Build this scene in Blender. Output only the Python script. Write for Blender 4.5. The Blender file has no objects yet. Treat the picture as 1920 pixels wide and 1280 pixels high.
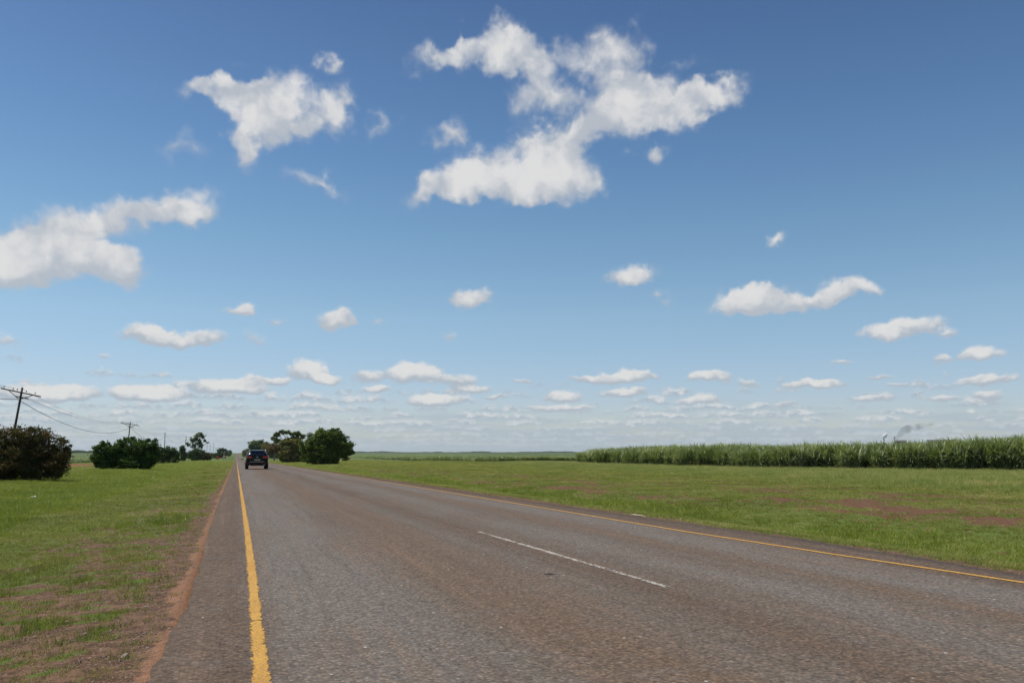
import bpy, bmesh, math, random
import numpy as np
from mathutils import Vector, Matrix

R = math.radians
sc = bpy.context.scene
col = sc.collection
# ------------------------------------------------------------------ camera
cam_d = bpy.data.cameras.new("camera")
cam_d.sensor_width = 36.0
cam_d.lens = 1550.0 / 1920.0 * 36.0
cam_d.clip_start = 0.1
cam_d.clip_end = 30000
cam = bpy.data.objects.new("camera", cam_d)
cam.location = (0, 0, 1.11)
cam.rotation_euler = (R(90 + 7.679), 0, -R(18.29))
col.objects.link(cam)
sc.camera = cam
# ------------------------------------------------------------------ exposure
sc.view_settings.view_transform = 'Standard'
sc.view_settings.look = 'None'
sc.view_settings.exposure = EXPOSURE = 0.0
sc.view_settings.gamma = 1.0
sc.cycles.max_bounces = 6
sc.cycles.volume_bounces = 6
sc.cycles.transparent_max_bounces = 12
sc.cycles.volume_step_rate = 4
# ------------------------------------------------------------------ sun
SUN_EL, SUN_AZ = 66.0, -62.0            # azimuth clockwise from +Y (the road's direction)
sun_d = bpy.data.lights.new("sun", 'SUN')
sun_d.energy = 4.3
sun_d.angle = R(0.53)
sun_d.color = (1.0, 0.95, 0.87)
sun = bpy.data.objects.new("sun", sun_d)
sv = Vector((math.sin(R(SUN_AZ)) * math.cos(R(SUN_EL)), math.cos(R(SUN_AZ)) * math.cos(R(SUN_EL)), math.sin(R(SUN_EL))))
sun.rotation_euler = sv.to_track_quat('Z', 'Y').to_euler()
sun.location = (0, 0, 50)
col.objects.link(sun)
# ------------------------------------------------------------------ sky with clouds
# clouds: azimuth, elevation, half width, half height (degrees), tilt, density, flat base
CLOUDS = [(-4.04, 23.06, 1.5, 0.82, 7.0, 0.8, 0), (-1.15, 23.3, 2.25, 0.9, 6.0, 0.9, 0), (2.06, 22.85, 2.68, 1.8, 5.0, 0.9, 0),
(1.06, 21.08, 2.64, 1.66, 5.0, 1.0, 0), (5.52, 22.84, 1.66, 2.0, -6.0, 0.75, 0), (4.49, 25.73, 1.25, 0.71, 5.0, 0.7, 0),
(-0.62, 19.56, 1.21, 1.33, 5.0, 0.6, 0), (-4.33, 19.28, 2.3, 0.98, 6.0, 0.42, 0), (-0.72, 25.29, 0.98, 0.38, 7.0, 0.18, 0),
(8.9, 22.29, 1.2, 1.15, 3.0, 0.45, 0), (4.78, 17.73, 2.71, 0.63, -7.0, 0.42, 0), (5.12, 18.35, 0.73, 0.83, 4.0, 0.3, 0),
(13.21, 26.96, 2.33, 1.14, 16.0, 0.7, 0), (16.73, 27.04, 3.32, 1.5, -0.0, 0.9, 0), (19.85, 26.38, 3.51, 1.25, -1.0, 0.75, 0),
(20.62, 24.02, 2.33, 1.69, -1.0, 0.8, 0), (24.83, 21.85, 2.67, 1.2, -2.0, 0.6, 0), (25.69, 26.69, 3.27, 1.88, -3.0, 0.8, 0),
(25.63, 23.69, 3.24, 1.85, -3.0, 0.9, 0), (29.41, 23.47, 4.11, 1.73, -4.0, 1.0, 0), (32.74, 23.36, 2.55, 1.15, 5.0, 0.8, 0),
(30.98, 25.99, 1.49, 0.81, -5.0, 0.35, 0), (13.98, 28.29, 0.78, 0.58, 1.0, 0.5, 0), (17.14, 18.45, 4.28, 2.19, -0.0, 1.1, 1),
(21.92, 18.24, 3.05, 1.95, -1.0, 1.0, 1), (15.23, 18.25, 2.29, 1.24, 1.0, 0.7, 0), (22.91, 21.32, 2.22, 1.45, -2.0, 1.0, 0),
(20.98, 20.56, 2.3, 1.4, -1.0, 0.8, 0), (19.26, 21.38, 1.73, 0.97, -1.0, 0.5, 0), (12.0, 18.1, 1.74, 1.27, 31.0, 0.8, 0),
(13.22, 21.17, 1.84, 0.83, 1.0, 0.6, 0), (28.27, 19.98, 1.42, 0.76, -3.0, 0.7, 0), (-4.61, 15.51, 3.07, 1.5, 5.0, 1.0, 1),
(-8.19, 14.5, 2.29, 1.37, 6.0, 0.8, 0), (-11.4, 13.45, 2.44, 1.52, 6.0, 0.8, 0), (-12.94, 11.03, 3.45, 1.89, 0, 1.1, 1),
(-10.16, 12.31, 2.34, 1.13, 0, 0.8, 0), (-7.47, 11.73, 1.84, 1.06, 0, 1.0, 0), (0.0, 9.41, 1.22, 0.67, 0, 0.85, 1),
(2.08, 8.73, 0.86, 0.32, 0, 0.35, 0), (6.2, 8.96, 1.29, 0.79, 0, 0.85, 1), (9.02, 8.86, 0.73, 0.33, 0, 0.3, 0),
(15.37, 10.47, 1.57, 0.77, 0, 0.95, 1), (13.52, 8.24, 0.74, 0.37, 0, 0.3, 0), (-6.09, 7.61, 1.39, 0.54, 0, 0.6, 0),
(-3.85, 7.22, 2.88, 0.68, 0, 0.75, 1), (0.86, 7.51, 0.95, 0.56, 0, 0.3, 0), (-7.74, 6.01, 0.54, 0.27, 0, 0.3, 0),
(-13.39, 6.55, 0.76, 0.44, 0, 0.35, 0), (26.71, 11.69, 2.14, 0.87, 0, 0.95, 1), (29.24, 10.59, 0.72, 0.58, 0, 0.4, 0),
(34.37, 9.8, 2.77, 0.99, 0, 0.95, 1), (35.77, 10.44, 2.05, 0.63, 0, 0.5, 0), (40.43, 10.21, 2.19, 0.79, 0, 0.9, 1),
(37.78, 9.97, 2.0, 0.49, 0, 0.5, 0), (36.44, 14.18, 1.16, 0.42, 6.0, 0.6, 0), (43.75, 7.61, 2.68, 0.67, 0, 0.85, 1),
(46.26, 7.12, 0.93, 0.26, 0, 0.4, 0), (4.4, 5.34, 1.57, 0.9, 0, 0.95, 1), (5.71, 4.9, 1.24, 0.43, 0, 0.7, 1),
(11.57, 5.24, 2.27, 0.81, 0, 0.95, 1), (8.38, 5.09, 0.9, 0.44, 0, 0.5, 0), (14.59, 5.01, 1.11, 0.52, 0, 0.45, 0),
(8.94, 4.15, 1.01, 0.33, 0, 0.6, 1), (12.95, 3.38, 1.76, 0.55, 0, 0.95, 1), (15.33, 4.31, 1.55, 0.37, 0, 0.6, 1),
(26.21, 5.15, 2.47, 0.51, 0, 0.8, 1), (23.28, 5.07, 1.29, 0.29, 0, 0.5, 0), (25.94, 4.14, 1.89, 0.44, 0, 0.7, 1),
(21.8, 3.83, 1.4, 0.44, 0, 0.7, 1), (21.61, 3.17, 2.76, 0.26, 0, 0.5, 0), (31.93, 4.99, 1.58, 0.39, 0, 0.7, 1),
(34.52, 4.61, 0.85, 0.32, 0, 0.5, 0), (38.36, 4.4, 2.03, 0.38, 0, 0.75, 1), (31.01, 3.42, 1.69, 0.36, 0, 0.6, 1),
(48.17, 5.7, 1.17, 0.58, 0, 0.8, 1), (46.02, 5.62, 0.73, 0.33, 0, 0.5, 0), (48.21, 4.13, 1.73, 0.32, 0, 0.6, 1),
(48.16, 3.36, 0.97, 0.29, 0, 0.5, 0), (-10.46, 3.5, 1.93, 0.65, 0, 0.95, 1), (-12.42, 3.59, 1.64, 0.38, 0, 0.6, 0),
(-5.55, 3.58, 2.41, 0.54, 0, 0.9, 1), (-0.61, 4.12, 2.58, 0.63, 0, 0.85, 1), (0.7, 4.79, 1.01, 0.35, 0, 0.5, 0),
(2.23, 4.72, 0.86, 0.35, 0, 0.7, 1), (40.21, 5.89, 0.9, 0.14, 0, 0.4, 0), (42.67, 4.78, 0.92, 0.17, 0, 0.4, 0),
(41.97, 3.35, 1.49, 0.27, 0, 0.45, 0), (19.03, 5.02, 0.93, 0.15, 0, 0.4, 0), (17.18, 3.8, 1.03, 0.18, 0, 0.4, 0),
(43.55, 4.21, 0.67, 0.17, 0, 0.35, 0), (36.48, 3.09, 1.0, 0.21, 0, 0.35, 0), (45.87, 3.27, 1.02, 0.23, 0, 0.5, 0)]
SKY_STRENGTH = 0.10
world = bpy.data.worlds.new("World")
sc.world = world
world.use_nodes = True
world.cycles.sampling_method = 'MANUAL'
world.cycles.sample_map_resolution = 256


class NT:
    """small helper that writes node trees"""
    def __init__(s, tree):
        s.t = tree
        s.n = tree.nodes
        s.l = tree.links

    def node(s, kind, ins=None, **kw):
        n = s.n.new(kind)
        for k, v in kw.items():
            setattr(n, k, v)
        for k, v in (ins or {}).items():
            s.put(n.inputs[k], v)
        return n

    def put(s, sock, v):
        if isinstance(v, bpy.types.NodeSocket):
            s.l.new(v, sock)
        else:
            sock.default_value = v

    def math(s, op, a, b=None, c=None, clamp=False):
        n = s.n.new('ShaderNodeMath')
        n.operation = op
        n.use_clamp = clamp
        for i, v in enumerate((a, b, c)):
            if v is not None:
                s.put(n.inputs[i], v)
        return n.outputs[0]

    def vec(s, op, a, b=None, c=None):
        n = s.n.new('ShaderNodeVectorMath')
        n.operation = op
        for i, v in enumerate((a, b, c)):
            if v is not None:
                s.put(n.inputs[i], v)
        return n.outputs['Value'] if op in ('LENGTH', 'DOT_PRODUCT') else n.outputs['Vector']

    def noise(s, v, scale, detail=4, rough=0.55, dist=0.0, color=False):
        n = s.node('ShaderNodeTexNoise', {'Vector': v, 'Scale': scale, 'Detail': detail, 'Roughness': rough, 'Distortion': dist})
        return n.outputs['Color' if color else 'Fac']

    def rng(s, v, a, b, c=0.0, d=1.0, smooth=True):
        n = s.n.new('ShaderNodeMapRange')
        n.interpolation_type = 'SMOOTHSTEP' if smooth else 'LINEAR'
        for k, q in zip(('Value', 'From Min', 'From Max', 'To Min', 'To Max'), (v, a, b, c, d)):
            s.put(n.inputs[k], q)
        return n.outputs[0]

    def mix(s, f, a, b, blend='MIX'):
        n = s.n.new('ShaderNodeMix')
        n.data_type = 'RGBA'
        n.blend_type = blend
        s.put(n.inputs[0], f)
        for i, v in ((6, a), (7, b)):
            if not isinstance(v, bpy.types.NodeSocket):
                v = tuple(v) + (1,) * (4 - len(v))
            s.put(n.inputs[i], v)
        return n.outputs[2]

    def ramp(s, f, stops):
        n = s.n.new('ShaderNodeValToRGB')
        e = n.color_ramp.elements
        while len(e) < len(stops):
            e.new(0.5)
        for i, (p, c) in enumerate(stops):
            e[i].position = p
            e[i].color = tuple(c) + (1,) * (4 - len(c))
        s.put(n.inputs[0], f)
        return n.outputs[0]


w = NT(world.node_tree)
w.n.clear()
sky = w.node('ShaderNodeTexSky', sky_type='NISHITA', sun_disc=False, sun_elevation=R(SUN_EL), sun_rotation=R(SUN_AZ),
             altitude=300, air_density=1.0, dust_density=0.6, ozone_density=2.2)
tc = w.node('ShaderNodeTexCoord')
sep = w.node('ShaderNodeSeparateXYZ', {0: tc.outputs['Generated']})
DEG = 57.29578
az = w.math('MULTIPLY', w.math('ARCTAN2', sep.outputs[0], sep.outputs[1]), DEG)
el = w.math('MULTIPLY', w.math('ARCSINE', sep.outputs[2]), DEG)
P0 = w.node('ShaderNodeCombineXYZ', {0: az, 1: el}).outputs[0]
# billows get finer towards the horizon, where the clouds are farther away
grow = w.rng(el, 2.0, 24.0, 0.22, 1.0, False)
fine = w.math('DIVIDE', 1.0, w.rng(el, 0.0, 22.0, 0.35, 1.0, False))
w1 = w.vec('SUBTRACT', w.noise(P0, 0.30, 3, 0.55, color=True), (0.5, 0.5, 0.5))
w2 = w.vec('SUBTRACT', w.noise(P0, 1.1, 3, 0.5, color=True), (0.5, 0.5, 0.5))
warp = w.vec('ADD', w.vec('MULTIPLY', w1, (6.5, 4.2, 0)), w.vec('MULTIPLY', w2, (1.7, 1.5, 0)))
wn = w.node('ShaderNodeVectorMath', operation='SCALE')
w.put(wn.inputs[0], warp)
w.put(wn.inputs['Scale'], grow)
P = w.vec('ADD', P0, wn.outputs[0])
jit = w.math('SUBTRACT', w.noise(w.vec('MULTIPLY', P0, (1.0, 1.8, 1)), 1.6, 5, 0.62, 0.2), 0.5)
# the running state S carries azimuth, elevation and the density so far, cloud after cloud
S = w.vec('MULTIPLY', P, (1, 1, 0))
shade = None
for (a, e, ra, re, rot, s, flat) in CLOUDS:
    re *= 1.22 if e < 12 else 1.12
    ra *= 1.08 if e < 7 else (1.10 if e < 12 else 1.08)
    q = w.vec('MULTIPLY_ADD', S, (1 / ra, 1 / re, 0), (-a / ra, -e / re, 0))
    if abs(rot) > 2:          # a tilted cloud: shear it
        k = math.tan(R(rot)) * ra / re
        qx = w.node('ShaderNodeSeparateXYZ', {0: q})
        q = w.node('ShaderNodeCombineXYZ', {0: qx.outputs[0], 1: w.math('MULTIPLY_ADD', qx.outputs[0], -k, qx.outputs[1])}).outputs[0]
    ly = w.node('ShaderNodeSeparateXYZ', {0: q}).outputs[1]
    if flat:
        q = w.vec('MAXIMUM', w.vec('MULTIPLY', q, (1, 1, 0)), w.vec('MULTIPLY', q, (1, -1.7, 0)))
    g = w.math('MAXIMUM', w.math('MULTIPLY_ADD', w.vec('LENGTH', q), -s, s * 1.15), 0.0)
    S = w.vec('MULTIPLY_ADD', g, (0, 0, 1), S)
    shade = w.math('MULTIPLY', g, ly) if shade is None else w.math('MULTIPLY_ADD', g, ly, shade)
dens = w.node('ShaderNodeSeparateXYZ', {0: S}).outputs[2]
n_big = w.noise(P0, 0.55, 9, 0.56, 0.9)
n_sh = w.noise(w.vec('ADD', P0, (3.0, -1.0, 9.0)), 0.42, 4, 0.5, 0.4)
n_fine = w.noise(w.vec('MULTIPLY', P0, (1.0, 1.3, 1)), 1.7, 7, 0.60, 0.3)
n_mix = w.math('ADD', w.math('MULTIPLY', n_big, w.rng(el, 3, 16, 0.25, 0.9)), w.math('MULTIPLY', n_fine, w.rng(el, 3, 16, 0.75, 0.12)))
n_mix = w.math('SUBTRACT', n_mix, w.rng(el, 3, 16, 0.5, 0.51))
edge = w.math('SUBTRACT', w.rng(el, 4.0, 18.0, 0.50, 2.15, False), w.math('MULTIPLY', n_big, w.rng(el, 4, 16, .1, .35)))
cov = w.math('MULTIPLY_ADD', n_mix, w.rng(el, 4, 16, 1.6, 2.1), w.math('MULTIPLY_ADD', dens, w.rng(el, 4, 16, 1.7, 2.0), w.rng(el, 4, 16, 0.08, 0.20)))
cov = w.math('MULTIPLY_ADD', jit, w.rng(el, 4, 15, 1.5, 0.0), cov)
alpha = w.rng(cov, 0.04, w.math('ADD', 0.06, edge))
alpha = w.math('MULTIPLY', alpha, w.rng(dens, 0.0, w.rng(el, 4, 16, .35, .62)))
lys = w.math('DIVIDE', shade, w.math('MAXIMUM', dens, 0.05))
lit = w.math('ADD', w.math('MULTIPLY', lys, w.rng(el, 4, 17, 1.05, 0.55)), w.math('MULTIPLY', w.math('SUBTRACT', n_sh, .5), w.rng(el, 4, 17, 0.6, 2.6)))
lit = w.math('ADD', lit, w.math('MULTIPLY', n_mix, w.rng(el, 4, 17, 1.6, 0.9)))
lit = w.math('ADD', lit, w.math('MULTIPLY', w.math('SUBTRACT', w.math('MINIMUM', dens, 1.0), 0.42), w.rng(el, 4, 17, 0.85, 0.45)))
lit = w.rng(w.math('ADD', lit, w.rng(el, 4, 17, -0.06, -0.20, False)), -0.42, 0.50)
c_low = w.mix(w.rng(el, 3, 14), (0.43, 0.49, 0.555), (0.47, 0.51, 0.57))
c_hi = w.mix(w.rng(el, 3, 16), (0.735, 0.735, 0.73), (0.74, 0.735, 0.735))
ccol = w.mix(lit, c_low, c_hi)
# far cumulus seen edge-on: row behind row, flat bases, lumpy tops, thicker cover towards the horizon
w1y = w.node('ShaderNodeSeparateXYZ', {0: w1}).outputs[1]
veil = w.noise(w.vec('MULTIPLY', P0, (0.10, 1.3, 1)), 1.0, 4, 0.55, 0.2)
ROWS = [(0.30, .50, 1.0, -.09), (0.62, .50, .80, -.07), (1.0, .50, .66, -.05), (1.4, .54, .55, -.04), (1.8, .58, .48, -.025), (2.25, .64, .42, -.005), (2.75, .72, .37, .02), (3.3, .80, .34, .05), (3.9, .80, .40, .075), (4.6, .8, .45, .115), (5.4, .7, .42, .135)]
# the camera's sky: the Nishita sky, a little deeper overhead, plus pale air low down
skyc = w.mix(1.0, w.ramp(w.math('DIVIDE', el, 40.0), [(0.0, (.93, .95, 1.10)), (.09, (1.0, 1.01, 1.14)), (.23, (1.04, 1.13, 1.12)), (.37, (.90, 1.08, 1.08)), (.5, (.75, .96, 1.05)), (.75, (.57, .73, .88)), (1.0, (.50, .64, .84))]), sky.outputs[0], 'MULTIPLY')
skyc = w.node('ShaderNodeVectorMath', {0: skyc, 1: (SKY_STRENGTH,) * 3}, operation='MULTIPLY').outputs[0]
c1 = w.mix(w.rng(w.math('ADD', veil, w.rng(el, 0.0, 4.5, .30, -.28, False)), .42, .72, 0.0, .72), skyc, (0.40, 0.485, 0.57))
wide = w.rng(az, -14.0, 34.0, -.065, -.035, False)
for k, (e0, tk, f, thr) in enumerate(ROWS):
    nz = w.noise(w.vec('MULTIPLY_ADD', P0, (f, .18, 0), (k * 17.3, k * 5.1, k * 3.7)), 1.0, 5, 0.58)
    top = w.math('MULTIPLY', w.math('SUBTRACT', nz, w.math('ADD', thr + .42, wide)), tk * 5.0)
    top = w.math('MINIMUM', top, tk)
    d = w.math('SUBTRACT', w.math('MULTIPLY_ADD', jit, tk * .7, w.math('MULTIPLY_ADD', w.math('SUBTRACT', w1y, .0), tk * 1.5, el)), e0)
    so = .10 + .02 * k
    al = w.math('MULTIPLY', w.rng(d, -so * .4, so), w.rng(w.math('SUBTRACT', top, d), 0.0, so * 1.6))
    li = w.rng(w.math('ADD', w.math('DIVIDE', d, tk), w.math('MULTIPLY', jit, 1.6)), .05, .80)
    cc_ = w.mix(li, (0.40, 0.475, 0.55), (0.60, 0.645, 0.68) if k < 4 else (0.71, 0.72, 0.725))
    c1 = w.mix(w.math('MULTIPLY', al, (.42, .50, .58, .66, .78)[k] if k < 5 else .90), c1, cc_)
c2 = w.mix(w.math('MULTIPLY', alpha, 0.97), c1, ccol)
bg = w.node('ShaderNodeBackground', {'Color': w.node('ShaderNodeVectorMath', {0: c2, 1: (1 / SKY_STRENGTH,) * 3}, operation='MULTIPLY').outputs[0], 'Strength': SKY_STRENGTH})
wo = w.node('ShaderNodeOutputWorld', {0: bg.outputs[0]})


# ================================================================== helpers
def tag(o, label=None, cat=None, group=None, kind=None):
    if label: o['label'] = label
    if cat: o['category'] = cat
    if group: o['group'] = group
    if kind: o['kind'] = kind
    return o


def empty(name, loc, rz=0.0):
    o = bpy.data.objects.new(name, None)
    o.empty_display_size = 0.3
    o.location = loc
    o.rotation_euler = (0, 0, rz)
    col.objects.link(o)
    return o


def mesh_np(name, verts, faces, mat, parent=None, smooth=False, attrs=None, link=True):
    """verts (n,3); faces: (m,k) array or list of such arrays"""
    if not isinstance(faces, list):
        faces = [faces]
    faces = [np.asarray(f, dtype=np.int32) for f in faces if len(f)]
    me = bpy.data.meshes.new(name)
    v = np.asarray(verts, dtype=np.float32)
    me.vertices.add(len(v))
    me.vertices.foreach_set('co', v.ravel())
    nl = sum(f.size for f in faces)
    me.loops.add(nl)
    me.loops.foreach_set('vertex_index', np.concatenate([f.ravel() for f in faces]))
    tot = np.concatenate([np.full(len(f), f.shape[1], dtype=np.int32) for f in faces])
    me.polygons.add(len(tot))
    me.polygons.foreach_set('loop_start', np.concatenate([[0], np.cumsum(tot)[:-1]]).astype(np.int32))
    me.polygons.foreach_set('loop_total', tot)
    if smooth:
        me.polygons.foreach_set('use_smooth', np.ones(len(tot), dtype=bool))
    me.update(calc_edges=True)
    for k, (dom, typ, arr) in (attrs or {}).items():
        at = me.attributes.new(k, typ, dom)
        at.data.foreach_set({'FLOAT': 'value', 'INT': 'value', 'FLOAT_VECTOR': 'vector', 'FLOAT_COLOR': 'color'}[typ], np.asarray(arr).ravel())
    if mat:
        me.materials.append(mat)
    o = bpy.data.objects.new(name, me)
    if link:
        col.objects.link(o)
    if parent:
        o.parent = parent
    return o


class MB:
    """collects solid pieces into one mesh"""
    def __init__(s):
        s.bm = bmesh.new()

    def box(s, c, size, rot=None, bevel=0.0):
        m = Matrix.Translation(c)
        if rot: m = m @ rot
        m = m @ Matrix.Diagonal((*size, 1))
        r = bmesh.ops.create_cube(s.bm, size=1, matrix=m)
        if bevel:
            ed = list({e for v in r['verts'] for e in v.link_edges})
            bmesh.ops.bevel(s.bm, geom=ed, offset=bevel, segments=2, affect='EDGES', profile=0.6)
        return s

    def tube(s, pts, rad, seg=8, caps=True):
        pts = [Vector(p) for p in pts]
        rad = rad if hasattr(rad, '__len__') else [rad] * len(pts)
        rings = []
        for i, p in enumerate(pts):
            d = (pts[min(i + 1, len(pts) - 1)] - pts[max(i - 1, 0)]).normalized()
            u = d.orthogonal().normalized() if i == 0 else (u - d * u.dot(d)).normalized()
            v = d.cross(u)
            rings.append([s.bm.verts.new(p + (u * math.cos(2 * math.pi * k / seg) + v * math.sin(2 * math.pi * k / seg)) * rad[i]) for k in range(seg)])
        for a, b in zip(rings, rings[1:]):
            for k in range(seg):
                f = s.bm.faces.new((a[k], a[(k + 1) % seg], b[(k + 1) % seg], b[k]))
                f.smooth = True
        if caps:
            s.bm.faces.new(rings[0][::-1])
            s.bm.faces.new(rings[-1])
        return s

    def poly(s, pts, thick=None):
        vs = [s.bm.verts.new(p) for p in pts]
        f = s.bm.faces.new(vs)
        if thick is not None:
            r = bmesh.ops.extrude_face_region(s.bm, geom=[f])
            bmesh.ops.translate(s.bm, verts=[v for v in r['geom'] if isinstance(v, bmesh.types.BMVert)], vec=thick)
        return s

    def lathe(s, prof, center, axis='X', seg=24):
        """prof: (radius, along axis)"""
        rings = []
        for (r, h) in prof:
            ring = []
            for k in range(seg):
                a = 2 * math.pi * k / seg
                c, d = r * math.cos(a), r * math.sin(a)
                p = (h, c, d) if axis == 'X' else ((c, h, d) if axis == 'Y' else (c, d, h))
                ring.append(s.bm.verts.new(Vector(center) + Vector(p)))
            rings.append(ring)
        for a, b in zip(rings, rings[1:]):
            for k in range(seg):
                f = s.bm.faces.new((a[k], a[(k + 1) % seg], b[(k + 1) % seg], b[k]))
                f.smooth = True
        s.bm.faces.new(rings[0][::-1])
        s.bm.faces.new(rings[-1])
        return s

    def build(s, name, mat, parent=None, smooth=False):
        bmesh.ops.recalc_face_normals(s.bm, faces=s.bm.faces[:])
        me = bpy.data.meshes.new(name)
        s.bm.to_mesh(me)
        s.bm.free()
        if smooth:
            me.polygons.foreach_set('use_smooth', [True] * len(me.polygons))
        me.materials.append(mat)
        o = bpy.data.objects.new(name, me)
        col.objects.link(o)
        if parent: o.parent = parent
        return o


def copy_tree(o, parent=None):
    c = o.copy()
    col.objects.link(c)
    c.parent = parent
    for ch in list(o.children):
        copy_tree(ch, c)
    return c


def mat_new(name):
    m = bpy.data.materials.new(name)
    m.use_nodes = True
    t = NT(m.node_tree)
    t.n.clear()
    return m, t


def finish(t, bsdf, disp=None):
    t.node('ShaderNodeOutputMaterial', {'Surface': bsdf})


def simple_mat(name, color, rough=0.5, metal=0.0, var=0.12, scale=6.0, coat=0.0, emit=None, spec=0.5):
    m, t = mat_new(name)
    c = t.node('ShaderNodeTexCoord')
    n = t.noise(c.outputs['Object'], scale, 5, 0.6)
    colr = t.mix(t.rng(n, 0.3, 0.7), tuple(x * (1 - var) for x in color), tuple(min(1, x * (1 + var)) for x in color))
    b = t.node('ShaderNodeBsdfPrincipled', {'Base Color': colr, 'Roughness': t.rng(n, 0.2, 0.8, max(0.02, rough - 0.08), min(1, rough + 0.08)), 'Metallic': metal, 'Coat Weight': coat, 'Specular IOR Level': spec})
    finish(t, b.outputs[0])
    return m


# value noise in numpy, for placing growth and bare soil
def _hash(ix, iy, seed):
    h = (ix.astype(np.int64) * 374761393 + iy.astype(np.int64) * 668265263 + seed * 974634777) & 0xffffffff
    h = ((h ^ (h >> 13)) * 1274126177) & 0xffffffff
    return ((h ^ (h >> 16)) & 0xffff) / 65535.0


def vnoise(x, y, seed=0):
    ix, iy = np.floor(x), np.floor(y)
    fx, fy = x - ix, y - iy
    fx, fy = fx * fx * (3 - 2 * fx), fy * fy * (3 - 2 * fy)
    a, b = _hash(ix, iy, seed), _hash(ix + 1, iy, seed)
    c, d = _hash(ix, iy + 1, seed), _hash(ix + 1, iy + 1, seed)
    return (a * (1 - fx) + b * fx) * (1 - fy) + (c * (1 - fx) + d * fx) * fy


def fbm(x, y, scale, octv=4, seed=0, rough=0.5):
    s, amp, tot = 0, 1.0, 0.0
    for i in range(octv):
        s = s + amp * vnoise(x * scale * 2 ** i + 17.3 * i, y * scale * 2 ** i - 9.1 * i, seed + i)
        tot += amp
        amp *= rough
    return s / tot


# ================================================================== the lie of the land
_lr = np.linspace(np.log(1), np.log(12000), 600)
_k = np.exp(-np.linspace(-2, 2, 31) ** 2)
_k /= _k.sum()


def _prof(rs, zs):
    z = np.interp(np.exp(_lr), rs, zs)
    return np.convolve(np.pad(z, 15, mode='edge'), _k, 'valid')


_rz = _prof([1, 10, 190, 500, 900, 1800, 3000, 6000, 12000], [0, -.02, -.95, -3.2, -5.2, -1.2, .55, 1.1, 1.1])
_sz = _prof([1, 10, 190, 300, 450, 600, 900, 1800, 3000, 6000, 12000], [0, -.02, -.95, -1.4, -1.8, -2.0, -2.4, -1.0, .55, 1.1, 1.1])


def zprof(r):
    return np.interp(np.log(np.maximum(r, 1)), _lr, _rz)


def ss(a, b, x):
    t = np.clip((x - a) / (b - a), 0, 1)
    return t * t * (3 - 2 * t)


def terrain(x, y):
    x = np.asarray(x, float)
    y = np.asarray(y, float)
    r = np.hypot(x, y)
    lr = np.log(np.maximum(r, 1))
    side = np.maximum(ss(-1.5, -9, x), ss(8.5, 16, x))
    base = np.interp(lr, _lr, _rz) * (1 - side) + np.interp(lr, _lr, _sz) * side
    lat = np.interp(x, [-60, -24, -14, -10.5, -6.5, -3.2, -1.2, -.45, -.36, -.30, 7.2, 7.3, 8.2, 9.6, 10.8, 12.5, 16, 40],
                    [-.25, -.25, -.16, -.16, -.36, -.20, -.07, -.035, -.03, -.07, -.07, -.03, -.10, -.26, -.26, -.10, -.03, 0])
    fade = np.clip((900 - r) / 600, 0, 1)
    road = (x > -.31) & (x < 7.21)
    bump = (fbm(x, y, 0.35, 3, 5) - 0.5) * 0.10 * ss(60, 10, r) * np.where(road, 0, 1) * np.maximum(ss(-.8, -3, x), ss(7.9, 10, x))
    return base + bump + np.where(road, -.07, lat * fade + (-.03) * (1 - fade))


def soil_cover(x, y):
    """0 = full grass, 1 = bare red-brown soil"""
    r = np.hypot(x, y)
    n = fbm(x, y, 0.55, 5, 11, 0.6)
    n2 = fbm(x * 1.0, y * 0.55, 2.4, 4, 23, 0.6)
    left = ss(-.72, -.42, x) * .7 + ss(-3.6, -1.0, x) * (0.27 + 0.16 * ss(12, 4, y)) + ss(-6.5, -3.8, x) * 0.10 * ss(30, 8, y)
    worn = np.where(x < 3, left * ss(160, 18, y) + ss(-.8, -.45, x) * .4, 0)
    right = ss(8.5, 7.5, x) * 0.34 + ss(7.7, 7.2, x) * 0.30 + 0.10
    # worn strip beyond the ditch, with bare patches drawn out along the road
    m = fbm(x * 1.0, y * 0.30, 0.42, 4, 41, 0.55)
    strip = np.exp(-((x - 14.0) / 3.6) ** 2) * ss(0.50, 0.64, m) * 0.62 * ss(.36, .58, fbm(x, y, .9, 3, 91))
    strip = strip + ss(9, 11, x) * ss(26, 20, x) * ss(.52, .66, fbm(x, y * .4, 1.1, 4, 57)) * .42
    ditch = np.exp(-((x - 10.2) / 1.1) ** 2) * -0.3
    worn = np.where(x > 7, (right + strip + ditch) * ss(150, 25, r), worn)
    v = worn + (n - 0.5) * .32 + (n2 - 0.5) * .62 + (fbm(x, y, 5.5, 4, 5, .65) - .5) * 1.5
    return np.clip(ss(0.20, 0.52, v), 0, 1)


# ------------------------------------------------------------------ ground sheet
def spaced(*segs):
    out = []
    for a, b, st in segs:
        out.append(np.arange(a, b, st))
    return np.concatenate(out)


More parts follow.
